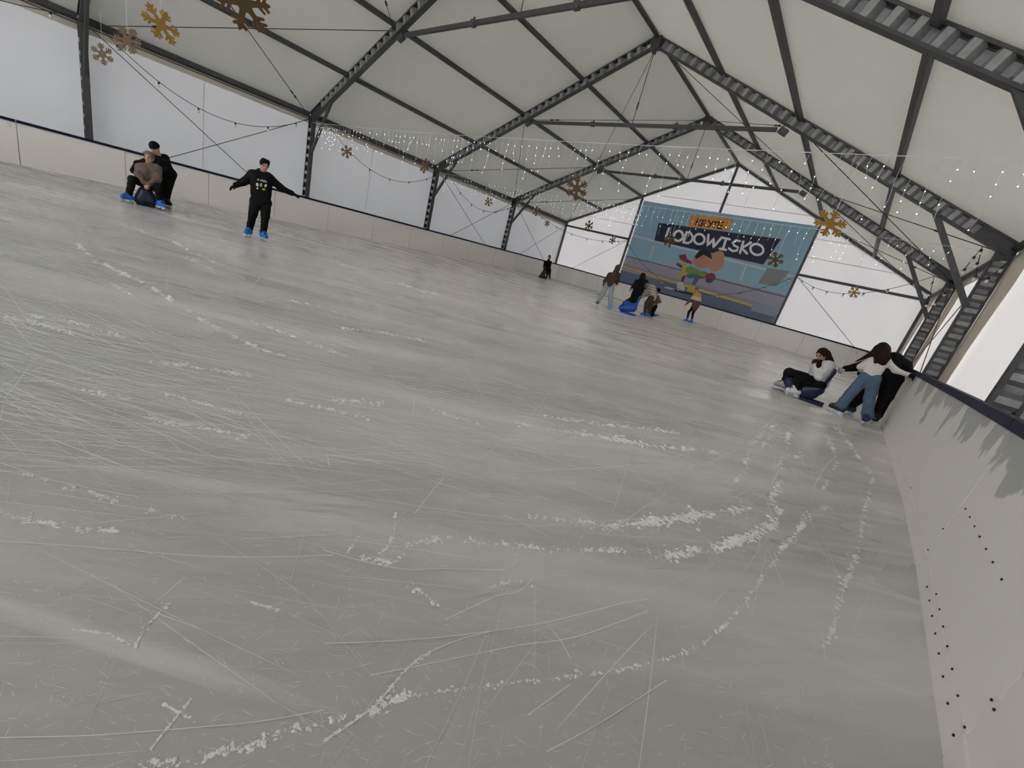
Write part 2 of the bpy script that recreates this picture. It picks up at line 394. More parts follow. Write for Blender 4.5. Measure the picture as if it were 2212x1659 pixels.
# ------------------------------------------------------------------ rink boards
def boards_material():
    m = bpy.data.materials.new('board_plastic'); m.use_nodes = True; nt = m.node_tree; b = nt.nodes['Principled BSDF']
    tc = nt.nodes.new('ShaderNodeTexCoord'); sp = nt.nodes.new('ShaderNodeSeparateXYZ'); nt.links.new(tc.outputs['Object'], sp.inputs[0])
    mp = nt.nodes.new('ShaderNodeMapping'); mp.inputs['Scale'].default_value = (1, 1, 0.6)
    nt.links.new(tc.outputs['Object'], mp.inputs[0])
    n = nt.nodes.new('ShaderNodeTexNoise'); n.inputs['Scale'].default_value = 2.3; n.inputs['Detail'].default_value = 4; n.inputs['Distortion'].default_value = .8; nt.links.new(mp.outputs[0], n.inputs['Vector'])
    mr = nt.nodes.new('ShaderNodeMapRange'); mr.inputs[1].default_value = 0.45; mr.inputs[2].default_value = 0.95; mr.inputs[3].default_value = -0.12; mr.inputs[4].default_value = 0.23
    nt.links.new(sp.outputs[2], mr.inputs[0])
    my = nt.nodes.new('ShaderNodeMapRange'); my.inputs[1].default_value = -25.0; my.inputs[2].default_value = -13.0; my.inputs[3].default_value = 0.0; my.inputs[4].default_value = -0.12
    nt.links.new(sp.outputs[1], my.inputs[0])
    mxp = nt.nodes.new('ShaderNodeMapRange'); mxp.inputs[1].default_value = 6.0; mxp.inputs[2].default_value = 9.0; mxp.inputs[3].default_value = -0.3; mxp.inputs[4].default_value = 0.0
    nt.links.new(sp.outputs[0], mxp.inputs[0])
    cur = n.outputs['Fac']
    for s_ in (mr, my, mxp):
        ad = nt.nodes.new('ShaderNodeMath'); ad.operation = 'ADD'; nt.links.new(cur, ad.inputs[0]); nt.links.new(s_.outputs[0], ad.inputs[1]); cur = ad.outputs[0]
    rp = nt.nodes.new('ShaderNodeValToRGB'); rp.color_ramp.elements[0].position = 0.60; rp.color_ramp.elements[1].position = 0.63
    nt.links.new(cur, rp.inputs[0])
    n3 = nt.nodes.new('ShaderNodeTexNoise'); n3.inputs['Scale'].default_value = 1.2; nt.links.new(tc.outputs['Object'], n3.inputs['Vector'])
    mb_ = nt.nodes.new('ShaderNodeMix'); mb_.data_type = 'RGBA'; mb_.inputs[6].default_value = (0.90, 0.845, 0.81, 1); mb_.inputs[7].default_value = (0.93, 0.875, 0.84, 1); nt.links.new(n3.outputs['Fac'], mb_.inputs[0])
    mx = nt.nodes.new('ShaderNodeMix'); mx.data_type = 'RGBA'; mx.inputs[7].default_value = (0.52, 0.52, 0.50, 1)
    nt.links.new(mb_.outputs[2], mx.inputs[6]); nt.links.new(rp.outputs[0], mx.inputs[0]); nt.links.new(mx.outputs[2], b.inputs['Base Color'])
    b.inputs['Roughness'].default_value = 0.42
    return m
M_BOARD = boards_material(); M_KICK = M_BOARD
barrier = tag(empty('rink_barrier'), 'white plastic rink boards with dark navy top rail around the ice', 'barrier')
BH = 1.0
def strip(pts, z0, z1, t0, t1):
    """wall strip following pts; t0 inside offset, t1 outside offset"""
    m_ = MB(); n = len(pts); nr = []
    for i in range(n):
        d = nrm(pts[min(i + 1, n - 1)] - pts[max(i - 1, 0)]); nr.append(np.array([d[1], -d[0]]))   # inward normal (path runs clockwise)
    vs = []
    for p, q in zip(pts, nr):
        for off, z in ((t0, z0), (t0, z1), (-t1, z1), (-t1, z0)): vs.append((*(p + q * off), z))
    fs = [(0, 1, 2, 3), tuple(range(4 * n - 4, 4 * n))[::-1]]
    for i in range(n - 1):
        for k in range(4): a = 4 * i + k; b_ = 4 * i + (k + 1) % 4; fs.append((a, a + 4, b_ + 4, b_))
    return m_.add(vs, fs)
# panel break points every ~2 m along the path
seams = []
def shrink(a, b, g): d = nrm(b - a); return a + d * g
closed = BP + [BP[0]]
brk = set([0, len(closed) - 1])
acc = 0
for i in range(1, len(closed)):
    acc += np.linalg.norm(closed[i] - closed[i - 1])
    x, y = closed[i]
    forced = (abs(x + 9.2) < .01 and y < -3.5 and abs((y + 21.34) / 2 - round((y + 21.34) / 2)) < .02) or (abs(y + .81) < .01 and abs((x - 6.4) / 2 - round((x - 6.4) / 2)) < .05) or (abs(y + 20.57) < .01 or abs(y + 22.1) < .01 or abs(y + 23.76) < .01)
    if forced or acc > 1.9 and not (abs(x + 9.2) < .01 and -25.5 < y < -3.5) and not (abs(y + .81) < .01 and abs(x) < 6.5): brk.add(i); acc = 0
brk = sorted(brk)
for a, b in zip(brk[:-1], brk[1:]):
    seg = [closed[i].copy() for i in range(a, b + 1)]
    seg[0] = shrink(seg[0], seg[1], .006); seg[-1] = shrink(seg[-1], seg[-2], .006)
    strip(seg, 0.0, BH, 0.0, 0.012).build('board_panel', M_BOARD, barrier)
    strip(seg, 0.0, 0.115, 0.006, 0.0).build('kick_strip', M_KICK, barrier)
    bk = [p.copy() for p in seg]
    rl = MB(); n = len(bk); nr = []
    rl = strip([p for p in seg], BH - .01, BH + .058, 0.028, 0.045); rl.build('top_rail', M_RAIL, barrier)
    d = nrm(seg[-1] - seg[0]); nout = np.array([-d[1], d[0]])
    q = seg[0] + nout * .05; MB().box((q[0], q[1], .48), (.06, .06, .96)).build('stanchion', M_STEEL, barrier)
back = strip([p.copy() for p in closed], 0.0, BH, -0.016, 0.022).build('backing_sheet', mat('board_back', (0.30, 0.29, 0.27), 0.7), barrier)
sm = MB().tube([(0, 0, 0), (-.004, 0, 0)], .0052, 7).mesh('screw')
for (y, z) in [(-22.23, .50), (-22.39, .50), (-22.55, .50), (-22.71, .50), (-22.88, .50), (-23.04, .50), (-23.22, .50), (-22.09, .30), (-22.09, .135)] + \
        [(-22.54 - .17 * k, .075) for k in range(8)] + [(-22.71 - .17 * k, .125) for k in range(7)] + [(-23.74, .27), (-23.79, .27), (-20.57, .135)]:
    for i in range(len(BP) - 1):
        if BP[i][0] > 8 and BP[i][1] >= y >= BP[i + 1][1]:
            f = (y - BP[i][1]) / (BP[i + 1][1] - BP[i][1]); x = BP[i][0] * (1 - f) + BP[i + 1][0] * f
            link('screw', sm, M_SCREW, barrier, (x - (.007 if z < .11 else .001), y, z)); break

# ------------------------------------------------------------------ implicit-surface modeller (people, skates, cut-out flakes)
def cap(a, b, ra, rb=None): return ('c', np.array(a, float), np.array(b, float), float(ra), float(ra if rb is None else rb))
def ell(c, r, R=None): return ('e', np.array(c, float), np.array(r, float), np.eye(3) if R is None else np.array(R, float))
def prim_sdf(p, X):
    if p[0] == 'c':
        _, a, b, ra, rb = p; ab = b - a; L = ab @ ab + 1e-12; d = X - a
        t = np.clip((d @ ab) / L, 0, 1); q = d - t[..., None] * ab
        return np.sqrt((q * q).sum(-1)) - (ra + (rb - ra) * t)
    _, c, r, R = p; q = (X - c) @ R; k0 = np.sqrt(((q / r) ** 2).sum(-1)); k1 = np.sqrt(((q / (r * r)) ** 2).sum(-1)) + 1e-9
    return k0 * (k0 - 1.0) / k1
def prim_box(p, m):
    if p[0] == 'c': r = max(p[3], p[4]) + m; return np.minimum(p[1], p[2]) - r, np.maximum(p[1], p[2]) + r
    r = p[2].max() + m; return p[1] - r, p[1] + r
def nets(F, org, h):
    """surface nets on a scalar grid -> verts, quads"""
    S = F < 0; nx, ny, nz = F.shape
    c = [S[i:nx - 1 + i, j:ny - 1 + j, k:nz - 1 + k] for i in (0, 1) for j in (0, 1) for k in (0, 1)]
    cnt = sum(x.astype(np.int8) for x in c); act = (cnt > 0) & (cnt < 8)
    idx = np.argwhere(act); num = -np.ones(act.shape, int); num[act] = np.arange(len(idx))
    acc = np.zeros((len(idx), 3)); n = np.zeros(len(idx))
    corners = [(i, j, k) for i in (0, 1) for j in (0, 1) for k in (0, 1)]
    for a in range(8):
        for b in range(a + 1, 8):
            da = np.array(corners[a]); db = np.array(corners[b])
            if abs(da - db).sum() != 1: continue
            ia = idx + da; ib = idx + db; fa = F[ia[:, 0], ia[:, 1], ia[:, 2]]; fb = F[ib[:, 0], ib[:, 1], ib[:, 2]]
            m = (fa < 0) != (fb < 0); t = fa[m] / (fa[m] - fb[m]); acc[m] += ia[m] + t[:, None] * (db - da); n[m] += 1
    vs = org + (acc / n[:, None]) * h
    qs = []
    for ax in range(3):
        sl0 = [slice(None)] * 3; sl1 = [slice(None)] * 3; sl0[ax] = slice(0, -1); sl1[ax] = slice(1, None)
        e = S[tuple(sl0)] != S[tuple(sl1)]
        b_, c_ = [(1, 2), (2, 0), (0, 1)][ax]
        pts = np.argwhere(e); ok = (pts[:, b_] > 0) & (pts[:, c_] > 0) & (pts[:, b_] < F.shape[b_] - 1) & (pts[:, c_] < F.shape[c_] - 1); pts = pts[ok]
        ub = np.zeros(3, int); ub[b_] = 1; uc = np.zeros(3, int); uc[c_] = 1
        g4 = [pts, pts - ub, pts - ub - uc, pts - uc]
        q = np.stack([num[g[:, 0], g[:, 1], g[:, 2]] for g in g4], 1)
        ins = S[pts[:, 0], pts[:, 1], pts[:, 2]]
        q[~ins] = q[~ins][:, ::-1]; qs.append(q)
    q = np.concatenate(qs); return vs, q[(q >= 0).all(1)]
def sdf_mesh(prims, h=0.014, k=0.03, cut=None, sub=None):
    lo = np.min([prim_box(p, k + h)[0] for p in prims], 0) - h; hi = np.max([prim_box(p, k + h)[1] for p in prims], 0) + h
    n = np.ceil((hi - lo) / h).astype(int) + 2; F = np.full(n, 1.0)
    ax = [lo[i] + h * np.arange(n[i]) for i in range(3)]
    def upd(p, fn):
        a, b = prim_box(p, k + 2 * h); i0 = np.clip(np.floor((a - lo) / h).astype(int), 0, n); i1 = np.clip(np.ceil((b - lo) / h).astype(int) + 1, 0, n)
        if (i1 <= i0).any(): return
        sl = tuple(slice(i0[i], i1[i]) for i in range(3))
        X = np.stack(np.meshgrid(ax[0][sl[0]], ax[1][sl[1]], ax[2][sl[2]], indexing='ij'), -1)
        F[sl] = fn(F[sl], prim_sdf(p, X))
    def smin(f, d):
        if k <= 0: return np.minimum(f, d)
        hh = np.clip(0.5 + 0.5 * (f - d) / k, 0, 1); return f * (1 - hh) + d * hh - k * hh * (1 - hh)
    for p in prims: upd(p, smin)
    for p in (sub or []): upd(p, lambda f, d: np.maximum(f, -d))
    if cut is not None:
        X = np.stack(np.meshgrid(*ax, indexing='ij'), -1)
        for (c, nn) in cut: F = np.maximum(F, (X - np.array(c)) @ np.array(nn))
    return nets(F, lo, h)
WK = [(nrg.normal(size=3), nrg.uniform(0, 6.28), f_) for f_ in (28., 36., 47., 60., 75.) for _ in range(3)]
def wrinkle(v, q, amp):
    """push cloth vertices along their normals into soft folds"""
    n = np.zeros_like(v); fn = np.cross(v[q[:, 2]] - v[q[:, 0]], v[q[:, 3]] - v[q[:, 1]])
    for k in range(4): np.add.at(n, q[:, k], fn)
    n /= (np.linalg.norm(n, axis=1, keepdims=True) + 1e-12); d = np.zeros(len(v))
    for w_, ph, f_ in WK:
        u = w_ / np.linalg.norm(w_); d += (1 - np.abs(np.sin((v @ u) * f_ * .5 + ph + .8 * np.sin(v[:, 2] * 9 + ph)))) * 28 / f_
    return v + n * ((d - d.mean()) * amp)[:, None]
def mesh_from(name, parts):
    """parts: list of (verts, quads) joined into one mesh, smooth"""
    vs = []; fs = []; o = 0
    for v, q in parts: vs.append(v); fs.append(q + o); o += len(v)
    v = np.concatenate(vs); q = np.concatenate(fs)
    me = bpy.data.meshes.new(name); me.from_pydata(v.tolist(), [], q.tolist()); me.update()
    me.polygons.foreach_set('use_smooth', [True] * len(me.polygons)); return me

# ------------------------------------------------------------------ people
class Fig:
    """a figure standing where the photo ray of its base pixel meets the ice; joints are given in
    photo pixels on the upright plane through that spot, plus an offset (m) towards the viewer"""
    def __init__(s, base, back=0.0):
        g_ = onz(*base); d = g_[:2] - CAM[:2]; d /= np.linalg.norm(d); s.d = np.array([d[0], d[1], 0]); s.g = g_ + s.d * back
        s.rt = np.array([d[1], -d[0], 0.0]); s.D = np.linalg.norm(s.g[:2] - CAM[:2])
    def P(s, uv, near=0.0, z=None):
        r = ray(*uv); t = ((s.g - CAM) @ s.d - near) / (r @ s.d); p = CAM + t * r
        if z is not None: p[2] = z
        return p
    def dir(s, right, near, up=0.0): return nrm(s.rt * right - s.d * near + np.array([0, 0, up]))
def Zm(x0, y0, k): return lambda x, y: (x0 + k * x, y0 + k * y)

SKIN = mat('skin', (0.52, 0.30, 0.21), 0.55, var=0.08, vscale=20)
M_EYE = mat('eye', (0.02, 0.015, 0.012), 0.25); M_LIP = mat('lip', (0.36, 0.13, 0.11), 0.5)
def cloth(name, c, var=0.12): return mat(name, c, 0.85, bump=0.7, bscale=13, var=var, vscale=9, spec=0.25)
M_BLADE = mat('blade_steel', (0.55, 0.56, 0.58), 0.25, 0.9); M_HOLD = mat('blade_holder', (0.75, 0.76, 0.78), 0.5)
M_BLK = cloth('black_cloth', (0.0045, 0.0045, 0.005)); M_LACE = mat('lace', (0.02, 0.02, 0.022), 0.7)

def hand_parts(w, d, n, side, curl=0.5, s=1.0, glove=0.0):
    """palm + four fingers of different length + thumb; w wrist, d hand direction, n palm normal"""
    d = nrm(d); n = nrm(n - d * (n @ d)); x = np.cross(d, n) * side; g_ = glove
    P = [cap(w - d * .02, w + d * .03 * s, .026 * s + g_, .028 * s + g_)]
    for k, o in enumerate((-.030, -.010, .010, .030)):
        kn = w + d * .085 * s + x * o * s; P.append(cap(w + d * .02 * s + x * o * .7 * s, kn, .013 * s + g_, .012 * s + g_))
        L = (.075, .085, .080, .062)[k] * s
        a1 = curl * .9; d1 = nrm(d * math.cos(a1) + n * math.sin(a1)); m1 = kn + d1 * L * .5
        a2 = curl * 2.0; d2 = nrm(d * math.cos(a2) + n * math.sin(a2)); m2 = m1 + d2 * L * .5
        P += [cap(kn, m1, .0105 * s + g_, .0095 * s + g_), cap(m1, m2, .0095 * s + g_, .008 * s + g_)]
    t0 = w + d * .025 * s - x * .028 * s; t1 = t0 + nrm(d * .7 - x * .75 + n * .3) * .045 * s; t2 = t1 + nrm(d * .95 - x * .15 + n * .4) * .035 * s
    P += [cap(t0, t1, .013 * s + g_, .011 * s + g_), cap(t1, t2, .011 * s + g_, .009 * s + g_)]
    return sdf_mesh(P, h=0.007, k=0.006)

def skate(parent, ankle, toe, color, shin=None, s=1.0, up=None):
    """boot + laces + blade; ankle is the ankle joint, toe a direction"""
    up = np.array([0, 0, 1.0]) if up is None else nrm(up); t = nrm(toe - up * (toe @ up)); x = np.cross(t, up)
    sole = ankle - up * .095 * s; sh = nrm(shin - ankle) if shin is not None else up
    P = [cap(ankle - up * .03 * s, ankle + sh * .10 * s, .056 * s, .060 * s), cap(sole + up * .048 * s - t * .055 * s, sole + up * .045 * s + t * .13 * s, .050 * s, .044 * s), cap(sole + up * .05 * s, ankle + t * .045 * s, .052 * s, .05 * s)]
    v, q = sdf_mesh(P, h=0.012, k=0.03, cut=[(sole + up * .004, -up)])
    o = link('skate', mesh_from('skate', [(v, q)]), color, parent)
    m_ = MB(); R_ = np.stack([t, x, up], 1)
    m_.box(sole - up * .004 + t * .04 * s, (.26 * s, .062 * s, .014 * s), R_)
    for q_ in (-.045, .11): m_.box(sole - up * .026 * s + t * q_ * s, (.07 * s, .02 * s, .042 * s), R_)
    m_.build('blade_holder', M_HOLD, o)
    b = MB(); b.box(sole - up * .058 * s + t * .035 * s, (.29 * s, .004, .034 * s), R_); b.build('blade', M_BLADE, o)
    l = MB()
    for k in range(4):
        c = sole + up * (.092 + .022 * k) * s + t * (.115 - .028 * k) * s; l.box(c, (.014, .075 * s, .012), R_)
    l.build('laces', M_LACE, o)
    return o

def person(F, J, label, top, pants, hair, skates, s=1.0, face=(0, 1, -.1), skin=SKIN, top_r=1.0, leg_r=1.0, hair_style='short', hood=None, gloves=None, coat=None,
           flare=0.0, hands=((0, -1, -1), (0, -1, -1)), curl=(.5, .5), toes=((0, 1), (0, 1)), planted=(True, True), cap_mat=None, ankle_up=(None, None), hair_extra=(), group=None, top_hem=0.06, collar=None):
    """J: pixel joints (u, v, near). keys head neck shL shR elL elR wrL wrR hipL hipR knL knR anL anR"""
    j = {}
    for k, q in J.items():
        j[k] = F.P(q[:2], q[2] if len(q) > 2 else 0.0)
    for i, a in enumerate(('anL', 'anR')):
        if planted[i]: j[a][2] = .17 * s
    f = F.dir(*face)
    hd = j['head']; upv = nrm(hd - j['neck'] + np.array([0, 0, .05])); f = nrm(f - upv * (f @ upv)); sx = np.cross(f, upv)
    Rh = np.stack([sx, f, upv], 1)
    hp = [ell(hd + upv * .015 * s, np.array([.078, .098, .105]) * s, Rh), ell(hd - upv * .055 * s + f * .022 * s, np.array([.058, .068, .062]) * s, Rh),
          cap(hd + f * .095 * s - upv * .012 * s, hd + f * .107 * s - upv * .032 * s, .010 * s, .013 * s), cap(j['neck'] - upv * .03, hd - upv * .06 * s - f * .01, .052 * s, .050 * s)]
    for e in (-1, 1): hp.append(ell(hd + sx * e * .080 * s - f * .005 - upv * .01, np.array([.014, .026, .034]) * s, Rh))
    inner = []
    def limb(a, b, ra, rb): return cap(j[a], j[b], ra * s, rb * s)
    shc = (j['shL'] + j['shR']) / 2; hpc = (j['hipL'] + j['hipR']) / 2
    def torso(m):
        L = []
        for w in (.75, .25):
            a = j['shL'] * w + j['shR'] * (1 - w); b = j['hipL'] * w + j['hipR'] * (1 - w); L.append(cap(a - nrm(a - b) * .05, b, .098 * s * m, .092 * s * m))
        L.append(cap(j['shL'], j['shR'], .062 * s * m)); L.append(cap(shc, j['neck'], .07 * s * m, .052 * s)); return L
    arms = lambda m: [limb('shL', 'elL', .060 * m, .048 * m), limb('elL', 'wrL', .048 * m, .036 * m), limb('shR', 'elR', .060 * m, .048 * m), limb('elR', 'wrR', .048 * m, .036 * m)]
    def legs(m, fl=0.0):
        L = [cap(j['hipL'], j['hipR'], .094 * s * m)]
        for e in 'LR':
            L += [limb('hip' + e, 'kn' + e, .094 * m, .068 * m + fl * .3), limb('kn' + e, 'an' + e, .066 * m + fl * .3, .052 * m + fl)]
        return L
    sk = torso(.82) + arms(.72) + legs(.8)
    body = [sdf_mesh(sk + hp, h=.013, k=.022)]
    hn = []
    for i, e in enumerate('LR'):
        wd = j['wr' + e] - j['el' + e]; nn = F.dir(*hands[i])
        hn.append(hand_parts(j['wr' + e], wd, nn, 1 if i else -1, curl[i], s * .95, 0.004 if gloves else 0.0))
    if not gloves: body += hn
    bo = link('person', mesh_from('person', body), skin)
    tag(bo, label, 'person', group)
    if gloves:
        for hnd in hn: link('glove', mesh_from('glove', [hnd]), gloves, bo)
    eb = MB()
    for e in (-1, 1):
        c = hd + f * .083 * s + sx * e * .032 * s + upv * .008 * s; eb.tube([c, c + f * .012 * s, c + f * .016 * s], [.013 * s, .011 * s, .004 * s], 8)
        eb.bar(c + sx * .016 + upv * .022 * s, c - sx * .016 + upv * .022 * s, .01, .006, up=upv)
    eb.build('eyes', M_EYE, bo)
    mo = MB().bar(hd + f * .086 * s - upv * .058 * s - sx * .022 * s, hd + f * .086 * s - upv * .058 * s + sx * .022 * s, .012, .016, up=upv); mo.build('mouth', M_LIP, bo)
    # clothes
    tp = torso(1.10 * top_r) + arms(1.14 * top_r)
    if coat: tp += coat(j)
    tv, tq = sdf_mesh(tp, h=.013, k=.035); top_o = link('top', mesh_from('top', [(wrinkle(tv, tq, .0035), tq)]), top, bo)
    hems = [cap(j['an' + e] + nrm(j['an' + e] - j['kn' + e]) * (.155 + flare), j['an' + e] + nrm(j['an' + e] - j['kn' + e]) * .3, .13 + flare) for e in 'LR']
    tv, tq = sdf_mesh(legs(1.04 * leg_r, flare), h=.013, k=.03, sub=hems)
    link('trousers', mesh_from('trousers', [(wrinkle(tv, tq, .0032), tq)]), pants, bo)
    # hair / hood / cap
    if hood is not None:
        hs = sdf_mesh([ell(hd - f * .022 * s + upv * .012, np.array([.108, .118, .130]) * s, Rh), cap(hd - f * .07 - upv * .06, j['neck'] - f * .05, .075 * s, .085 * s), cap(j['neck'] - f * .01 - upv * .01, j['neck'] - f * .02 - upv * .03, .085 * s)], h=.012, k=.03,
                      sub=[ell(hd + f * .105 * s - upv * .022 * s, np.array([.068, .085, .10]) * s, Rh)])
        link('hood', mesh_from('hood', [hs]), hood, bo)
    if collar is not None:
        cm = [cap(j['neck'] - f * .09 * s + sx * e * .03 - upv * .01, j['neck'] + f * .03 * s + sx * e * .095 * s - upv * .01, .066 * s, .052 * s) for e in (-1, 1)] + [cap(j['neck'] + f * .045 * s + sx * e * .06 * s - upv * .02, j['neck'] + f * .085 * s - upv * .07, .04 * s, .03 * s) for e in (-1, 1)]
        link('hood', mesh_from('hood', [sdf_mesh(cm, h=.012, k=.03)]), collar, bo)
    if hair is not None and hair_style != 'none':
        pr = [ell(hd - f * .012 * s + upv * .028 * s, np.array([.090, .104, .106]) * s, Rh)]
        sb = [ell(hd + f * .105 * s - upv * .045 * s, np.array([.075, .075, .095]) * s, Rh), ell(hd - upv * .16 * s + f * .04 * s, np.array([.12, .12, .10]) * s, Rh)]
        parts = [sdf_mesh(pr, h=.011, k=.02, sub=sb)]
        if hair_style == 'long':
            lp = [cap(hd - f * .055 * s + sx * e * .04 * s + upv * .03, j['neck'] - f * .085 * s + sx * e * .06 * s - upv * .02, .055 * s, .05 * s) for e in (-1, 1)]
            lp += [cap(hd + sx * e * .075 * s + upv * .03, j['neck'] + sx * e * .075 * s - f * .02, .032 * s, .036 * s) for e in (-1, 1)]
            for pts in hair_extra:
                q = [F.P(p[:2], p[2] if len(p) > 2 else 0) for p in pts]
                rr = [p[3] if len(p) > 3 else .03 for p in pts]
                lp += [cap(q[i], q[i + 1], rr[i], rr[i + 1]) for i in range(len(q) - 1)]
            parts.append(sdf_mesh(lp, h=.011, k=.025))
        elif hair_style == 'fringe':
            tf = [cap(hd + f * .058 * s + upv * .082 * s - sx * .05, hd + f * .066 * s + upv * .074 * s + sx * .055, .03 * s)]
            for q in range(14):
                a_ = q * 2.4; rr_ = .03 + .05 * ((q * 7) % 5) / 5
                tf.append(cap(hd + upv * (.105 - rr_ * .25) * s + sx * rr_ * math.cos(a_) * s + f * rr_ * math.sin(a_) * s, hd + upv * (.125 - rr_ * .3) * s + sx * (rr_ + .015) * math.cos(a_ + .3) * s + f * (rr_ + .02) * math.sin(a_ + .3) * s, .024 * s, .016 * s))
            parts.append(sdf_mesh(tf, h=.009, k=.012))
        link('hair', mesh_from('hair', parts), hair, bo)
    if cap_mat is not None:
        cp = sdf_mesh([ell(hd + upv * .032 * s - f * .008, np.array([.097, .113, .112]) * s, Rh)], h=.010, k=.01, cut=[(hd + upv * .012 * s - f * .01, nrm(-upv - f * .18))])
        link('beanie', mesh_from('beanie', [cp]), cap_mat, bo)
    for i, e in enumerate('LR'):
        if skates[i] is None: continue
        skate(bo, j['an' + e], F.dir(*toes[i]), skates[i], j['kn' + e], s, ankle_up[i])
    bo['_top'] = top_o.name
    del bo['_top']
    return bo, top_o, j, f

M_BLUE = mat('blue_boot', (0.02, 0.16, 0.62), 0.35); M_LBLUE = mat('light_blue_boot', (0.18, 0.42, 0.78), 0.4)
M_WBOOT = mat('white_boot', (0.78, 0.78, 0.78), 0.45); M_GBOOT = mat('grey_boot', (0.42, 0.43, 0.44), 0.45); M_KBOOT = mat('black_boot', (0.02, 0.02, 0.025), 0.4)
M_NAVYBOOT = mat('navy_boot', (0.015, 0.03, 0.12), 0.4)
H_BLACK = mat('black_hair', (0.010, 0.009, 0.009), 0.75, spec=0.15, bump=.5, bscale=60); H_BLOND = mat('ash_blond_hair', (0.20, 0.165, 0.11), 0.75, spec=0.15, bump=.5, bscale=60, var=.4, vscale=25)
H_BROWN = mat('dark_brown_hair', (0.020, 0.0095, 0.0065), 0.75, spec=0.15, bump=.5, bscale=60, var=.3, vscale=20); H_GINGER = mat('ginger_hair', (0.22, 0.10, 0.045), 0.75, spec=0.15, bump=.5, bscale=60)

# boy in black hoodie, arms out
z = Zm(460, 320, .1326); F = Fig(z(690, 1480))
boy, boy_top, boy_j, boy_f = person(F, dict(head=(*z(836, 278), .05), neck=z(805, 405), shL=(*z(655, 425), 0), shR=(*z(915, 480), 0), elL=z(510, 545), wrL=(*z(375, 605), .02), elR=z(1110, 650), wrR=(*z(1285, 735), .02),
    hipL=z(700, 860), hipR=z(860, 880), knL=(*z(650, 1080), .04), knR=(*z(855, 1110), .04), anL=(*z(590, 1330), 0), anR=(*z(820, 1360), .08)),
    'boy in black hoodie with white and green print gliding with both arms held out', M_BLK, M_BLK, H_BLACK, (M_BLUE, M_BLUE), s=.98, face=(.22, .9, -.22), top_r=1.34, leg_r=1.18, hair_style='fringe', gloves=M_BLK, collar=M_BLK,
    toes=((-.42, .9), (.45, .9)), hands=((.2, -.3, -1), (0, .6, -1)), curl=(.3, .25))
# seated pair on the left: person in taupe sweater on an aid, man in black behind
z = Zm(220, 280, .12055); F = Fig(z(800, 1350))
M_TAUPE = cloth('taupe_knit', (0.165, 0.125, 0.105))
person(F, dict(head=(*z(850, 500), .22), neck=(*z(845, 605), .2), shL=(*z(690, 680), .2), shR=(*z(985, 690), .2), elL=(*z(650, 800), .28), wrL=(*z(770, 960), .38), elR=(*z(1010, 880), .3), wrR=(*z(850, 985), .42),
    hipL=(*z(830, 985), .12), hipR=(*z(950, 1010), .12), knL=(*z(545, 890), .38), knR=(*z(1000, 1040), .5), anL=(*z(480, 1150), .42), anR=(*z(1040, 1270), .45)),
    'person with ash blond hair in taupe sweater sitting on navy skating aid', M_TAUPE, M_BLK, H_BLOND, (M_BLUE, M_BLUE), s=.98, face=(-.45, .85, -.15), top_r=1.3, leg_r=1.1, hair_style='fringe',
    toes=((-.75, .6), (.5, .85)), hands=((0, -.5, -1), (0, -.5, -1)), curl=(.7, .7))
F2 = Fig(z(800, 1350), 0.32)
person(F2, dict(head=(*z(950, 330), .1), neck=(*z(1015, 450), .05), shL=(*z(900, 545), .1), shR=(*z(1130, 510), -.05), elL=(*z(640, 610), .12), wrL=(*z(575, 690), .3), elR=(*z(1150, 720), .1), wrR=(*z(1080, 850), .25),
    hipL=(*z(1120, 800), 0), hipR=(*z(1240, 790), -.05), knL=(*z(1090, 1020), .05), knR=(*z(1190, 1040), 0), anL=(*z(1070, 1230), .05), anR=(*z(1155, 1250), 0)),
    'person in black beanie and black tracksuit bending behind seated taupe sweater', M_BLK, M_BLK, None, (M_KBOOT, M_KBOOT), s=1.0, face=(-.6, .7, -.35), top_r=1.2, leg_r=1.15, hair_style='none', cap_mat=M_BLK, gloves=M_BLK,
    toes=((.2, 1), (.5, .8)), curl=(.9, .9))
# small hooded figure by the far left boards
z = Zm(1120, 520, .1085); F = Fig(z(600, 775))
person(F, dict(head=(*z(612, 325), .1), neck=(*z(600, 375), .05), shL=(*z(530, 420), .05), shR=(*z(640, 425), 0), elL=(*z(510, 500), .15), wrL=(*z(510, 580), .3), elR=(*z(625, 510), .15), wrR=(*z(550, 585), .3),
    hipL=(*z(555, 570), 0), hipR=(*z(620, 575), 0), knL=(*z(570, 650), .1), knR=(*z(620, 660), .05), anL=(*z(560, 740), .05), anR=(*z(618, 750), .05)),
    'small figure in black hooded coat leaning on black aid by the boards', M_BLK, M_BLK, None, (M_KBOOT, M_KBOOT), s=.86, face=(-.25, .9, -.3), top_r=1.25, leg_r=1.15, hair_style='none', hood=M_BLK, toes=((-.3, 1), (.4, .9)), curl=(.9, .9))
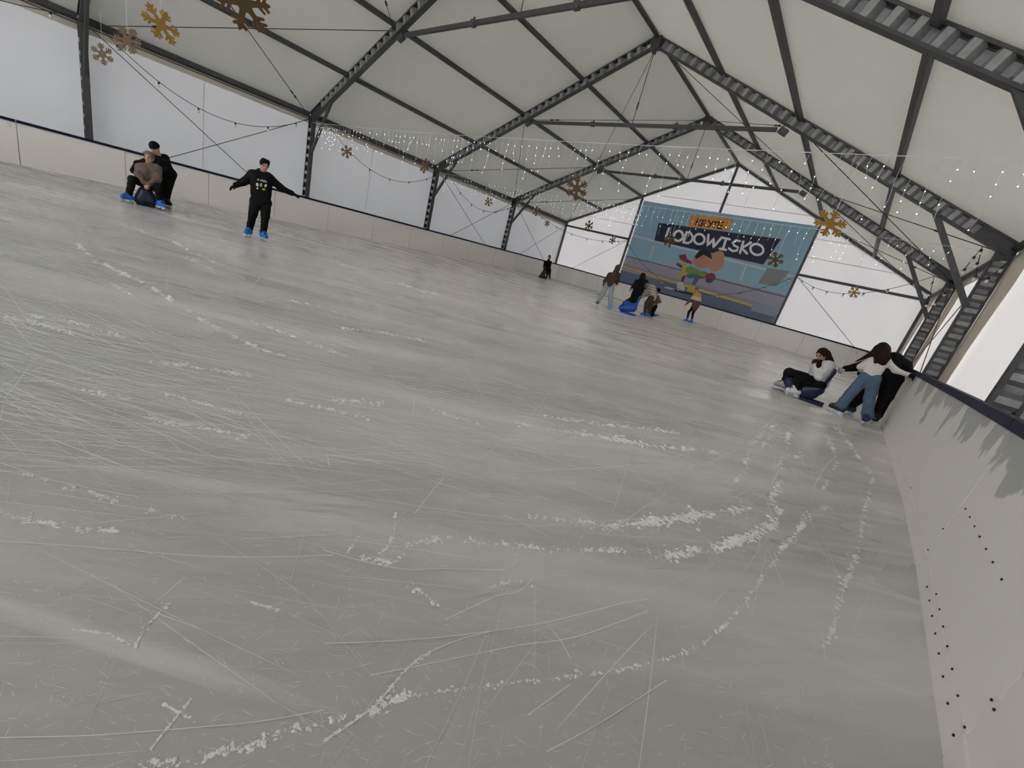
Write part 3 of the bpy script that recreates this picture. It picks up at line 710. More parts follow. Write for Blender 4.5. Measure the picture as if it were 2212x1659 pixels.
# skater in brown hoodie and pale jeans seen from behind
z = Zm(1270, 560, .0844); F = Fig(z(560, 1290))
M_BROWN = cloth('brown_hoodie', (0.085, 0.048, 0.036)); M_PALEJ = cloth('pale_denim', (0.36, 0.41, 0.45), .2)
person(F, dict(head=(*z(765, 235), -.08), neck=(*z(715, 325), -.03), shL=(*z(560, 400), 0), shR=(*z(770, 405), -.05), elL=(*z(440, 560), .02), wrL=(*z(415, 660), -.08), elR=(*z(765, 545), -.02), wrR=(*z(745, 610), -.15),
    hipL=(*z(505, 615), 0), hipR=(*z(625, 630), 0), knL=(*z(400, 860), .05), knR=(*z(585, 930), 0), anL=(*z(255, 1085), .25), anR=(*z(560, 1205), 0)),
    'skater in brown hoodie and pale blue jeans pushing off, seen from behind', M_BROWN, M_PALEJ, None, (M_KBOOT, M_LBLUE), s=1.0, face=(.4, -.9, -.1), top_r=1.32, leg_r=1.1, hair_style='none', hood=M_BROWN, flare=.02,
    toes=((-.1, -.9), (.5, -.85)), planted=(False, True), curl=(.6, .8))
# person in long black coat sitting on a blue aid
F = Fig(z(1000, 1390)); M_COAT = cloth('black_wool_coat', (0.004, 0.004, 0.005))
person(F, dict(head=(*z(1395, 430), -.05), neck=(*z(1370, 520), 0), shL=(*z(1255, 565), .05), shR=(*z(1410, 585), 0), elL=(*z(1170, 680), .12), wrL=(*z(1115, 745), .2), elR=(*z(1400, 800), .05), wrR=(*z(1330, 930), .1),
    hipL=(*z(1130, 1020), .05), hipR=(*z(1240, 1035), 0), knL=(*z(1000, 1080), -.30), knR=(*z(1080, 1090), -.34), anL=(*z(960, 1230), -.40), anR=(*z(1050, 1240), -.42)),
    'person in long black coat with dark hair riding on bright blue aid', M_COAT, M_BLK, H_BLACK, (M_KBOOT, M_KBOOT), s=1.0, face=(-.5, -.3, -.2), top_r=1.08, leg_r=1.05, hair_style='long', toes=((-.5, -.6), (-.5, -.6)), curl=(.4, .8),
    coat=lambda j: [cap((j['hipL'] + j['hipR']) / 2 + (0, 0, .25), (j['hipL'] + j['hipR']) / 2 - (0, 0, .05), .16, .19)], hair_extra=([(*z(1370, 430), .06, .05), (*z(1310, 560), .08, .035), (*z(1270, 680), .1, .02)],))
# person in striped top bending, brown trousers
F = Fig(z(1450, 1460), -0.8); M_BTRO = cloth('brown_trousers', (0.075, 0.05, 0.045))
def stripes():
    m = bpy.data.materials.new('striped_knit'); m.use_nodes = True; nt = m.node_tree; b = nt.nodes['Principled BSDF']; b.inputs['Roughness'].default_value = .85
    tc = nt.nodes.new('ShaderNodeTexCoord'); w = nt.nodes.new('ShaderNodeTexWave'); w.bands_direction = 'Z'; w.inputs['Scale'].default_value = 3.2; w.inputs['Distortion'].default_value = .6
    r = nt.nodes.new('ShaderNodeValToRGB'); r.color_ramp.elements[0].position = .62; r.color_ramp.elements[1].position = .72
    r.color_ramp.elements[0].color = (.55, .49, .43, 1); r.color_ramp.elements[1].color = (.30, .29, .29, 1)
    nt.links.new(tc.outputs['Object'], w.inputs['Vector']); nt.links.new(w.outputs['Fac'], r.inputs[0]); nt.links.new(r.outputs[0], b.inputs['Base Color']); return m
person(F, dict(head=(*z(1490, 610), .1), neck=(*z(1570, 690), .05), shL=(*z(1600, 700), .12), shR=(*z(1665, 720), -.1), elL=(*z(1490, 850), .15), wrL=(*z(1390, 925), .18), elR=(*z(1520, 900), -.08), wrR=(*z(1400, 960), -.05),
    hipL=(*z(1625, 985), .08), hipR=(*z(1700, 990), -.06), knL=(*z(1500, 1130), .12), knR=(*z(1600, 1160), .02), anL=(*z(1475, 1330), .1), anR=(*z(1570, 1370), .05)),
    'person in striped beige top and brown trousers bent over pushing blue aid', stripes(), M_BTRO, H_BLACK, (M_BLUE, M_BLUE), s=.98, face=(-.85, .3, -.45), top_r=1.3, leg_r=1.25, toes=((-1, .15), (-.3, .9)), curl=(1.1, 1.1))
# kneeling person mostly hidden behind
F = Fig(z(1700, 1500), -1.2); M_OLIVE = cloth('olive_sweater', (0.20, 0.18, 0.14))
person(F, dict(head=(*z(1790, 810), -.2), neck=(*z(1760, 880), -.2), shL=(*z(1680, 920), -.25), shR=(*z(1785, 960), -.12), elL=(*z(1620, 1060), -.2), wrL=(*z(1560, 1120), -.1), elR=(*z(1845, 1085), -.05), wrR=(*z(1720, 1145), 0),
    hipL=(*z(1650, 1200), -.2), hipR=(*z(1720, 1215), -.1), knL=(*z(1590, 1330), -.05), knR=(*z(1640, 1420), 0), anL=(*z(1640, 1420), -.25), anR=(*z(1745, 1440), -.05)),
    'person in olive sweater and black leggings down on one knee, half hidden', M_OLIVE, M_BLK, H_BLACK, (M_BLUE, M_BLUE), s=.9, face=(-.8, -.5, -.2), top_r=1.1, toes=((-.7, .4), (.5, -.1)), planted=(True, False), curl=(.8, .8), ankle_up=(None, (-.75, .35, .35)))
# child in yellow, white and brown jacket
z = Zm(1430, 600, .0723); F = Fig(z(830, 1350), -1.0)
def blocks():
    m = bpy.data.materials.new('colour_block_jacket'); m.use_nodes = True; nt = m.node_tree; b = nt.nodes['Principled BSDF']; b.inputs['Roughness'].default_value = .8
    tc = nt.nodes.new('ShaderNodeTexCoord'); sp = nt.nodes.new('ShaderNodeSeparateXYZ'); r = nt.nodes.new('ShaderNodeValToRGB'); r.color_ramp.interpolation = 'CONSTANT'
    mr = nt.nodes.new('ShaderNodeMapRange'); mr.inputs[1].default_value = 0.0; mr.inputs[2].default_value = 2.0
    e = r.color_ramp.elements; e[0].position = 0; e[0].color = (.13, .07, .045, 1); e[1].position = .585; e[1].color = (.62, .55, .50, 1)
    e2 = r.color_ramp.elements.new(.675); e2.color = (.66, .34, .05, 1); e3 = r.color_ramp.elements.new(.775); e3.color = (.02, .018, .018, 1)
    nt.links.new(tc.outputs['Object'], sp.inputs[0]); nt.links.new(sp.outputs[2], mr.inputs[0]); nt.links.new(mr.outputs[0], r.inputs[0]); nt.links.new(r.outputs[0], b.inputs['Base Color']); return m
kid, kid_top, kid_j, _ = person(F, dict(head=(*z(1035, 365), 0), neck=(*z(1060, 430), 0), shL=(*z(985, 500), .06), shR=(*z(1120, 510), -.06), elL=(*z(890, 640), .12), wrL=(*z(740, 770), .15), elR=(*z(1130, 690), -.1), wrR=(*z(1100, 830), -.08),
    hipL=(*z(930, 880), .06), hipR=(*z(1010, 890), -.05), knL=(*z(800, 1030), .1), knR=(*z(925, 1060), 0), anL=(*z(765, 1215), .05), anR=(*z(910, 1235), 0)),
    'child in yellow, white and brown jacket with black leggings beside the banner', blocks(), M_BLK, H_GINGER, (M_BLUE, M_BLUE), s=.95, face=(-.8, .35, -.15), top_r=1.15, leg_r=.9, toes=((-1, .1), (-1, .2)), curl=(.3, .5),
    coat=lambda j: [cap((j['hipL'] + j['hipR']) / 2 + (0, 0, .1), (j['hipL'] + j['hipR']) / 2 - (0, 0, .03), .15, .165)])
# girl sitting on navy aid
z = Zm(1640, 720, .1085); F = Fig(z(800, 1290)); M_LGREY = cloth('pale_grey_cardigan', (0.62, 0.62, 0.605)); M_CHOC = cloth('brown_glove', (0.075, 0.04, 0.035))
person(F, dict(head=(*z(1255, 430), .05), neck=(*z(1290, 560), .0), shL=(*z(1210, 640), -.15), shR=(*z(1380, 650), .12), elL=(*z(1080, 800), -.12), wrL=(*z(1100, 640), .0), elR=(*z(1200, 850), .2), wrR=(*z(1115, 650), .12),
    hipL=(*z(1190, 975), -.1), hipR=(*z(1200, 1010), .1), knL=(*z(590, 770), -.12), knR=(*z(790, 880), .22), anL=(*z(520, 950), -.05), anR=(*z(755, 1080), .25)),
    'girl with long brown hair in pale grey cardigan seated on navy aid', M_LGREY, M_BLK, H_BROWN, (M_GBOOT, M_WBOOT), s=.98, face=(-.55, .8, -.3), top_r=1.42, leg_r=1.15, hair_style='long', gloves=M_CHOC,
    toes=((-.9, .35), (-.85, .45)), hands=((.3, .5, .6), (.2, .2, .8)), curl=(1.0, .9), hair_extra=([(*z(1360, 420), .05, .05), (*z(1400, 520), .08, .05), (*z(1390, 600), .1, .04)], [(*z(1225, 555), .10, .03), (*z(1190, 640), .16, .042), (*z(1165, 720), .18, .028)]))
# girl with white top and wide jeans, and man in black, at the right boards
z = Zm(1780, 720, .1266); F = Fig(z(700, 1570)); M_WTOP = cloth('white_top', (0.74, 0.69, 0.64)); M_DENIM = cloth('blue_denim', (0.095, 0.15, 0.22), .25)
person(F, dict(head=(*z(990, 285), -.15), neck=(*z(960, 400), -.12), shL=(*z(800, 440), -.02), shR=(*z(1060, 475), -.06), elL=(*z(625, 575), -.05), wrL=(*z(640, 640), -.2), elR=(*z(1220, 630), -.08), wrR=(*z(1430, 705), -.1),
    hipL=(*z(710, 750), .02), hipR=(*z(860, 770), 0), knL=(*z(490, 985), 0), knR=(*z(770, 1120), 0), anL=(*z(255, 1290), .02), anR=(*z(705, 1470), .02)),
    'girl with long brown hair, white top and wide blue jeans leaning at the boards', M_WTOP, M_DENIM, H_BROWN, (M_KBOOT, M_NAVYBOOT), s=.97, face=(.15, -1, -.2), top_r=.88, leg_r=.97, flare=.035, hair_style='long', gloves=M_BLK,
    toes=((-.8, -.3), (-.1, 1)), hands=((.3, -.5, -.5), (0, -.2, -1)), curl=(.8, .9),
    hair_extra=([(*z(990, 240), -.03, .07), (*z(960, 370), 0, .07), (*z(985, 480), .06, .05), (*z(1000, 530), .07, .02)], [(*z(920, 260), -.03, .06), (*z(860, 330), .02, .05), (*z(700, 410), .05, .025), (*z(520, 490), .05, .008)], [(*z(1060, 300), -.02, .045), (*z(1080, 430), .03, .035), (*z(1040, 520), .06, .02)], [(*z(900, 400), .04, .04), (*z(870, 500), .07, .02)]))
F = Fig(z(700, 1570), 0.42)
person(F, dict(head=(*z(1020, 310), -.1), neck=(*z(1070, 400), -.05), shL=(*z(960, 450), 0), shR=(*z(1200, 420), 0), elL=(*z(640, 560), 0), wrL=(*z(380, 600), .05), elR=(*z(1400, 540), 0), wrR=(*z(1450, 640), .05),
    hipL=(*z(1000, 760), 0), hipR=(*z(1180, 760), 0), knL=(*z(690, 1030), 0), knR=(*z(1060, 1070), 0), anL=(*z(440, 1255), .02), anR=(*z(880, 1430), .02)),
    'person dressed all in black reaching from rail to aid behind white top', M_BLK, M_BLK, H_BLACK, (M_NAVYBOOT, M_KBOOT), s=1.05, face=(-.2, -1, -.2), top_r=1.3, leg_r=1.35, gloves=mat('pale_glove', (.45, .45, .46), .7),
    toes=((-.8, -.2), (.1, 1)), hands=((0, -.3, -1), (0, -.2, -1)), curl=(1.0, .8))

# print on the boy's hoodie, laid onto the cloth
dg = bpy.context.evaluated_depsgraph_get(); bvh = BVHTree.FromPolygons([v.co[:] for v in boy_top.data.vertices], [p.vertices[:] for p in boy_top.data.polygons])
def drape(pts, off=0.006):
    out = []
    for (u, v) in pts:
        r = nrm(ray(u, v)); h = bvh.ray_cast(Vector(CAM), Vector(r))
        p = (np.array(h[0]) if h[0] is not None else CAM + r * np.linalg.norm(boy_j['neck'] - CAM)) - r * off; out.append(p)
    return out
def ribbon2(pts, w):
    """2D stroke -> list of quads (pixel space)"""
    q = []
    for (a, b) in zip(pts[:-1], pts[1:]):
        a = np.array(a, float); b = np.array(b, float); d = (b - a) / (np.linalg.norm(b - a) + 1e-9); n = np.array([-d[1], d[0]]) * w / 2; e = d * w * .3
        q.append([a - e + n, b + e + n, b + e - n, a - e - n])
    return q
z = Zm(460, 320, .1326)
pm = MB(); pg = MB()
for st in ([(718, 525), (738, 495), (752, 528)], [(724, 516), (746, 518)], [(772, 535), (778, 510), (796, 540), (802, 515)], [(812, 520), (830, 522), (828, 545), (810, 542), (812, 520)], [(838, 548), (842, 528), (856, 534), (845, 542), (856, 552)], [(862, 542), (868, 552)], [(878, 545), (862, 562)]):
    for q in ribbon2(st, 7): pm.add(drape([z(*p) for p in q]), [(0, 1, 2, 3)])
def blob(m_, cx, cy, rx, ry, rot=0, n=12):
    pts = [z(cx, cy)] + [z(cx + rx * math.cos(2 * math.pi * k / n) * math.cos(rot) - ry * math.sin(2 * math.pi * k / n) * math.sin(rot), cy + rx * math.cos(2 * math.pi * k / n) * math.sin(rot) + ry * math.sin(2 * math.pi * k / n) * math.cos(rot)) for k in range(n)]
    m_.add(drape(pts), [(0, k + 1, (k + 1) % n + 1) for k in range(n)])
blob(pm, 722, 595, 22, 32, -.3); blob(pm, 858, 612, 20, 28, .5); blob(pm, 725, 655, 18, 14); blob(pg, 782, 600, 20, 34, .2); blob(pg, 825, 672, 28, 15, .2)
pm.build('white_print', mat('white_ink', (.72, .72, .72), .7), boy); pg.build('green_print', mat('lime_ink', (.42, .55, .14), .7), boy)

# ------------------------------------------------------------------ skating aids
def aid(F, body, color, label, runners, handle=None, accents=(), k=.05):
    cc = lambda L: [cap(F.P(a[:2], a[2]), F.P(b[:2], b[2]), ra, rb) for (a, b, ra, rb) in L]
    o = link('skating_aid', mesh_from('skating_aid', [sdf_mesh(cc(body), h=.015, k=k, cut=[((0, 0, .02), (0, 0, -1))])]), color); tag(o, label, 'skating aid')
    for (a, b) in runners:
        p = F.P(a[:2], a[2]); q = F.P(b[:2], b[2]); p[2] = q[2] = .025; m_ = MB(); m_.tube([p, q], .028, 8); m_.build('runner', color, o)
    if handle:
        m_ = MB(); m_.tube([F.P(handle[0][:2], handle[0][2]), F.P(handle[1][:2], handle[1][2])], .022, 8); m_.build('handle_bar', M_DARK, o)
    return o
M_NAVY = mat('navy_plastic', (0.007, 0.016, 0.060), 0.38, var=.15); M_BPL = mat('blue_plastic', (0.012, 0.07, 0.42), 0.35, var=.15); M_KPL = mat('black_plastic', (0.012, 0.012, 0.014), 0.4); M_DNAVY = mat('dark_navy_plastic', (0.006, 0.011, 0.035), 0.4, var=.2)
z = Zm(1640, 720, .1085); F = Fig(z(800, 1290))
aid(F, [((*z(600, 970), .05), (*z(660, 1010), .05), .085, .08), ((*z(610, 980), .05), (*z(640, 1100), .05), .075, .07), ((*z(640, 1120), .05), (*z(900, 1140), .05), .09, .12), ((*z(900, 1120), .08), (*z(1150, 1110), .08), .13, .12), ((*z(900, 1120), -.08), (*z(1150, 1110), -.08), .13, .12),
        ((*z(880, 1200), .1), (*z(1060, 1220), .1), .08, .08), ((*z(880, 1200), -.1), (*z(1060, 1220), -.1), .08, .08), ((*z(1190, 1090), .12), (*z(1490, 740), .12), .055, .04), ((*z(1190, 1090), -.12), (*z(1490, 740), -.12), .055, .04), ((*z(1300, 960), .12), (*z(1300, 960), -.12), .045, .045), ((*z(1380, 870), .12), (*z(1380, 870), -.12), .045, .045), ((*z(1450, 790), .12), (*z(1450, 790), -.12), .045, .045)],
    M_NAVY, 'navy plastic sled-like aid under the girl in the grey cardigan', [((*z(800, 1280), .14), (*z(1290, 1400), .14)), ((*z(800, 1280), -.14), (*z(1290, 1400), -.14))], ((*z(1500, 730), .22), (*z(1500, 730), -.22)))
z = Zm(1270, 560, .0844); F = Fig(z(1000, 1390))
aid(F, [((*z(870, 1240), .1), (*z(1150, 1240), .1), .13, .17), ((*z(960, 1140), .05), (*z(1160, 1180), .05), .13, .16), ((*z(1180, 1200), .1), (*z(1340, 960), .1), .09, .05), ((*z(1180, 1200), -.12), (*z(1340, 960), -.12), .09, .05), ((*z(1260, 1080), .1), (*z(1260, 1080), -.12), .06, .06), ((*z(1320, 990), .1), (*z(1320, 990), -.12), .05, .05)],
    M_BPL, 'bright blue plastic aid carrying the long black coat', [((*z(840, 1290), .18), (*z(1230, 1390), .18)), ((*z(840, 1290), -.1), (*z(1230, 1390), -.1))], ((*z(1360, 940), .22), (*z(1360, 940), -.22)))
z = Zm(220, 280, .12055); F = Fig(z(800, 1350))
aid(F, [((*z(760, 1130), .3), (*z(700, 1250), .32), .12, .12), ((*z(800, 1130), .3), (*z(890, 1260), .32), .12, .12), ((*z(770, 1130), .05), (*z(790, 1240), .0), .12, .12), ((*z(660, 1280), .3), (*z(910, 1300), .3), .06, .06)],
    M_DNAVY, 'dark navy plastic aid under the taupe sweater', [((*z(620, 1300), .34), (*z(960, 1340), .34)), ((*z(620, 1300), .06), (*z(960, 1340), .06))])
z = Zm(1120, 520, .1085); F = Fig(z(600, 775))
aid(F, [((*z(510, 620), .3), (*z(470, 700), .32), .12, .15), ((*z(510, 620), .15), (*z(480, 700), .12), .12, .15), ((*z(430, 720), .3), (*z(540, 740), .3), .1, .1)],
    M_KPL, 'small black aid in front of the hooded figure', [((*z(390, 740), .4), (*z(560, 770), .4)), ((*z(390, 740), .1), (*z(560, 770), .1))], ((*z(500, 590), .42), (*z(545, 590), .2)))

# ------------------------------------------------------------------ banner
YB = -0.14
def wr(x, z_): 
    t = max(0.0, min(1.0, (x - 1.8) / 2.8)); return .028 * t * math.sin(5.2 * (x * .9 - z_ * .75)) + .006 * math.sin(3 * x + z_) 
def bpt(p, off=0.0): x, y, z_ = p; return (x, YB - off + wr(x, z_), z_)
def bq(u, v, off=0.0): p = ony(u, v, YB); return bpt(p, off)
zb = Zm(1400, 440, .14467)
BX0, BX1, BZ0, BZ1 = -4.62, 4.80, 0.95, 6.05
M_BAN = mat('banner_sky_print', (0.30, 0.49, 0.62), .55, var=.14, vscale=.9)
bm_ = grid_patch(lambda u, v: bpt((BX0 + (BX1 - BX0) * u, 0, BZ0 + (BZ1 - BZ0) * v - .05 * math.sin(math.pi * u) * v)), 70, 36, 'banner')
banner = tag(link('banner', bm_, M_BAN), 'large blue banner with orange and navy lettering on the end wall', 'banner')
lay = [0]
def quad_patch(c, name, material, n=(28, 6), mapper=zb):
    """four corners (photo pixels) -> subdivided print patch on the banner"""
    lay[0] += 1; off = .012 + .0010 * lay[0]
    C4 = [np.array(ony(*mapper(*q), YB)) for q in c]
    fn = lambda u, v: bpt((C4[0] * (1 - u) + C4[1] * u) * (1 - v) + (C4[3] * (1 - u) + C4[2] * u) * v, off)
    return link(name, grid_patch(fn, n[0], n[1], name), material, banner)
def clipw(c): return c
P_ = lambda x0, x1, z0, z1, name, m: link(name, grid_patch(lambda u, v: bpt((x0 + (x1 - x0) * u, 0, z0 + (z1 - z0) * v), .006), 70, 8, name), m, banner)
M_MAUVE = mat('banner_mauve', (0.36, 0.34, 0.42), .55, var=.12, vscale=1.5); M_SLATE = mat('banner_slate', (0.14, 0.175, 0.27), .55, var=.15, vscale=1.2)
M_PALE = mat('banner_pale_line', (0.56, 0.62, 0.66), .55); M_YEL = mat('banner_yellow', (0.60, 0.42, 0.14), .55); M_GREYB = mat('banner_grey', (0.26, 0.265, 0.275), .55)
idp = lambda x, y: (x, y)
P_(BX0, BX1, 1.74, 2.62, 'printed_board_band', M_MAUVE); P_(BX0, BX1, BZ0 + .03, 1.75, 'printed_ice', M_SLATE)
def zl(x, z0, z1): return z0 + (z1 - z0) * (x - BX0) / (BX1 - BX0)
def line(x0, x1, za, zb_, w, name, m, off):
    fn = lambda u, v: bpt((x0 + (x1 - x0) * u, 0, zl(x0 + (x1 - x0) * u, za, zb_) + w * (v - .5)), off)
    return link(name, grid_patch(fn, 60, 2, name), m, banner)
line(BX0, BX1, 3.95, 3.55, .11, 'printed_frame_line', M_PALE, .010); line(BX0, BX1, 2.02, 1.72, .30, 'printed_kick_line', mat('banner_lilac', (.30, .28, .33), .55), .009)
line(BX0, BX1, 1.98, 1.62, .12, 'printed_yellow_line', M_YEL, .0125); line(BX0, BX1, 2.66, 2.5, .06, 'printed_edge_line', mat('banner_dusk', (.13, .14, .2), .55), .010)
for c in ([(75, 620), (100, 625), (35, 835), (8, 830)], [(1465, 890), (1492, 895), (1395, 1150), (1365, 1145)]): quad_patch(c, 'printed_glass_post', M_PALE, (2, 6))
quad_patch([(1780, 960), (2120, 1010), (1915, 1235), (1645, 1190)], 'printed_grey_panel', M_GREYB, (8, 6))
quad_patch([(1550, 1480), (1960, 1570), (1890, 1690), (1540, 1600)], 'printed_ice_glint', mat('banner_glint', (.26, .33, .42), .55), (8, 4))
quad_patch([(160, 285), (1985, 530), (1720, 910), (95, 550)], 'navy_title_panel', mat('banner_navy', (0.008, 0.012, 0.045), .5), (64, 12))
quad_patch([(645, 170), (1275, 225), (1190, 410), (600, 340)], 'orange_title_panel', mat('banner_orange', (0.72, 0.31, 0.06), .5), (16, 6))
def strokes(L, w, name, material, closed_caps=True):
    lay[0] += 1; off = .012 + .0010 * lay[0]; m_ = MB()
    for st in L:
        # resample
        pts = []
        for a, b in zip(st[:-1], st[1:]):
            n = max(1, int(np.hypot(b[0] - a[0], b[1] - a[1]) / 45)); pts += [(a[0] + (b[0] - a[0]) * i / n, a[1] + (b[1] - a[1]) * i / n) for i in range(n)]
        pts.append(st[-1]); pts = np.array(pts, float)
        L_, R_ = [], []
        for i in range(len(pts)):
            d = pts[min(i + 1, len(pts) - 1)] - pts[max(i - 1, 0)]
            if len(pts) > 3 and np.allclose(pts[0], pts[-1]) and i in (0, len(pts) - 1): d = pts[1] - pts[-2]
            d /= (np.linalg.norm(d) + 1e-9); n_ = np.array([-d[1], d[0]]) * w / 2; L_.append(pts[i] + n_); R_.append(pts[i] - n_)
        vs = [bq(*zb(*p), off) for p in L_ + R_]; N = len(pts); m_.add(vs, [(i, i + 1, N + i + 1, N + i) for i in range(N - 1)])
        for c in (pts[0], pts[-1]):
            vs = [bq(*zb(*c), off)] + [bq(*zb(c[0] + w / 2 * math.cos(k * math.pi / 6), c[1] + w / 2 * math.sin(k * math.pi / 6)), off) for k in range(12)]
            m_.add(vs, [(0, k + 1, (k + 1) % 12 + 1) for k in range(12)])
    return m_.build(name, material, banner)
def oval(cx, cy, rx, ry, rot, n=20): return [(cx + rx * math.cos(2 * math.pi * k / n) * math.cos(rot) - ry * math.sin(2 * math.pi * k / n) * math.sin(rot), cy + rx * math.cos(2 * math.pi * k / n) * math.sin(rot) + ry * math.sin(2 * math.pi * k / n) * math.cos(rot)) for k in range(n + 1)]
M_INK = mat('banner_black_ink', (.008, .008, .01), .5); M_LET = mat('banner_letter_grey', (.85, .86, .86), .5)
strokes([[(742, 228), (712, 322)], [(798, 238), (730, 285), (778, 332)], [(822, 248), (795, 338)], [(822, 248), (868, 256), (866, 288), (808, 298), (868, 342)], [(905, 252), (932, 298)], [(985, 258), (905, 350)], [(972, 270), (1050, 280)], [(1012, 276), (985, 356)], [(1062, 276), (1038, 368)], [(1062, 276), (1130, 280)], [(1050, 322), (1106, 328)], [(1038, 368), (1096, 376)]], 21, 'lettering', M_INK)
strokes([[(315, 370), (258, 522), (345, 536)], oval(455, 482, 66, 76, .25), [(578, 425), (528, 578)], [(578, 425), (640, 445), (668, 500), (650, 560), (600, 590), (528, 578)], oval(766, 530, 78, 76, .2), [(902, 468), (886, 630), (985, 520), (972, 655), (1100, 505)],
         [(1108, 508), (1218, 532)], [(1168, 522), (1118, 680)], [(1072, 672), (1162, 690)], [(1372, 560), (1310, 548), (1262, 585), (1290, 628), (1342, 652), (1330, 700), (1262, 708), (1208, 668)], [(1424, 568), (1372, 738)], [(1535, 582), (1402, 665), (1478, 745)], oval(1625, 685, 98, 80, .3)], 36, 'lettering', M_LET)
def poly(pts, name, material):
    lay[0] += 1; off = .012 + .0010 * lay[0]; c = np.mean(pts, 0); m_ = MB(); n = len(pts)
    m_.add([bq(*zb(*c), off)] + [bq(*zb(*p), off) for p in pts], [(0, k + 1, (k + 1) % n + 1) for k in range(n)]); return m_.build(name, material, banner)
C_ = lambda n, c: mat('print_' + n, c, .55)
# plain pair of skaters (flat print, no faces)
poly([(465, 770), (560, 755), (580, 820), (660, 870), (650, 905), (540, 870), (470, 830)], 'printed_scarf', C_('red', (.26, .03, .06)))
strokes([[(430, 900), (520, 950)], [(545, 1060), (510, 1165)]], 44, 'printed_leg_red', C_('plum', (.2, .03, .07)))
strokes([[(290, 880), (400, 885)]], 70, 'printed_boot', C_('paleblue', (.40, .45, .55)))
poly([(440, 1175), (520, 1165), (555, 1270), (540, 1310), (430, 1285)], 'printed_boot_white', C_('white', (.62, .60, .57)))
strokes([[(740, 1100), (680, 1200)], [(610, 1080), (690, 1085)]], 60, 'printed_leg_blue', C_('blue', (.05, .14, .30)))
poly([(620, 1210), (700, 1215), (695, 1340), (570, 1310)], 'printed_boot_yellow', C_('yellow', (.52, .42, .07)))
strokes([[(415, 1300), (545, 1330)], [(560, 1330), (690, 1365)]], 26, 'printed_blades', C_('ink', (.01, .01, .012)))
poly([(520, 890), (570, 900), (600, 960), (570, 1070), (440, 1100), (420, 1060), (500, 1030)], 'printed_skirt', C_('lemon', (.50, .42, .10)))
poly([(700, 1030), (840, 1010), (900, 1040), (860, 1110), (730, 1130)], 'printed_jumper_brown', C_('rust', (.24, .09, .05)))
poly([(570, 960), (640, 930), (730, 980), (870, 1050), (840, 1100), (700, 1050), (610, 1060), (560, 1000)], 'printed_jumper_green', C_('green', (.17, .30, .08)))
poly(oval(1020, 870, 115, 150, .35)[:-1], 'printed_head_fair', C_('skin2', (.52, .28, .17))); poly([(960, 740), (1080, 700), (1130, 730), (1150, 810), (1080, 770), (980, 800)], 'printed_hair_fair', C_('straw', (.50, .30, .17)))
poly(oval(810, 850, 138, 118, .1)[:-1], 'printed_head_dark', C_('skin1', (.52, .25, .17))); poly([(700, 790), (760, 710), (880, 690), (945, 750), (955, 830), (900, 760), (800, 740), (720, 830)], 'printed_hair_dark', C_('ink', (.01, .01, .012)))
poly(oval(935, 1100, 78, 62, -.3)[:-1], 'printed_mitten_red', C_('red', (.26, .03, .06))); poly(oval(915, 1150, 55, 34, 0)[:-1], 'printed_mitten_cuff', C_('navy2', (.04, .06, .16)))
poly([(235, 1248), (290, 1240), (400, 1275), (340, 1285)], 'printed_ice_spray', C_('white', (.62, .60, .57)))
bl = MB()
for x in np.linspace(BX0, BX1, 12): bl.tube([bpt((x, 0, BZ1 - .04)), (x, -.05, BZ1 + .05)], .008, 5)
bl.build('eyelet_ties', M_WIRE, banner)

# ------------------------------------------------------------------ gold snowflakes
def flake_mesh():
    R_ = .25; h = .006; n = int(2 * R_ / h) + 6; ax = (np.arange(n) - n / 2) * h; X, Y = np.meshgrid(ax, ax, indexing='ij')
    def seg(ax_, ay, bx, by, ra, rb):
        abx, aby = bx - ax_, by - ay; t = np.clip(((X - ax_) * abx + (Y - ay) * aby) / (abx ** 2 + aby ** 2), 0, 1)
        return np.hypot(X - ax_ - t * abx, Y - ay - t * aby) - (ra + (rb - ra) * t)
    F_ = np.hypot(X, Y) - .072
    for k in range(6):
        a = k * math.pi / 3 + math.pi / 6; c, s_ = math.cos(a), math.sin(a)
        F_ = np.minimum(F_, seg(0, 0, c * .215, s_ * .215, .032, .019)); F_ = np.minimum(F_, seg(c * .2, s_ * .2, c * .235, s_ * .235, .022, .008))
        for e in (-1, 1):
            for r0, L in ((.118, .075), (.170, .060)):
                b = a + e * .95; F_ = np.minimum(F_, seg(c * r0, s_ * r0, c * r0 + math.cos(b) * L, s_ * r0 + math.sin(b) * L, .017, .013))
    zz = (np.arange(5) - 2) * .004
    G = np.maximum(F_[:, :, None], (np.abs(zz) - .005)[None, None, :])
    G3 = G; v, q = nets(G3, np.array([0., 0., 0.]), 1.0)
    v = np.stack([(v[:, 0] - n / 2) * h, (v[:, 2] - 2) * .004, (v[:, 1] - n / 2) * h], 1)
    me = bpy.data.meshes.new('snowflake'); me.from_pydata(v.tolist(), [], q.tolist()); me.update(); return me
FM = flake_mesh(); FM.materials.append(M_GOLD); FM.materials.append(mat('brown_card', (0.105, 0.062, 0.024), 0.5, 0.25, var=.1, vscale=6))
for p_ in FM.polygons: p_.material_index = 1 if p_.normal.y < -.3 else 0
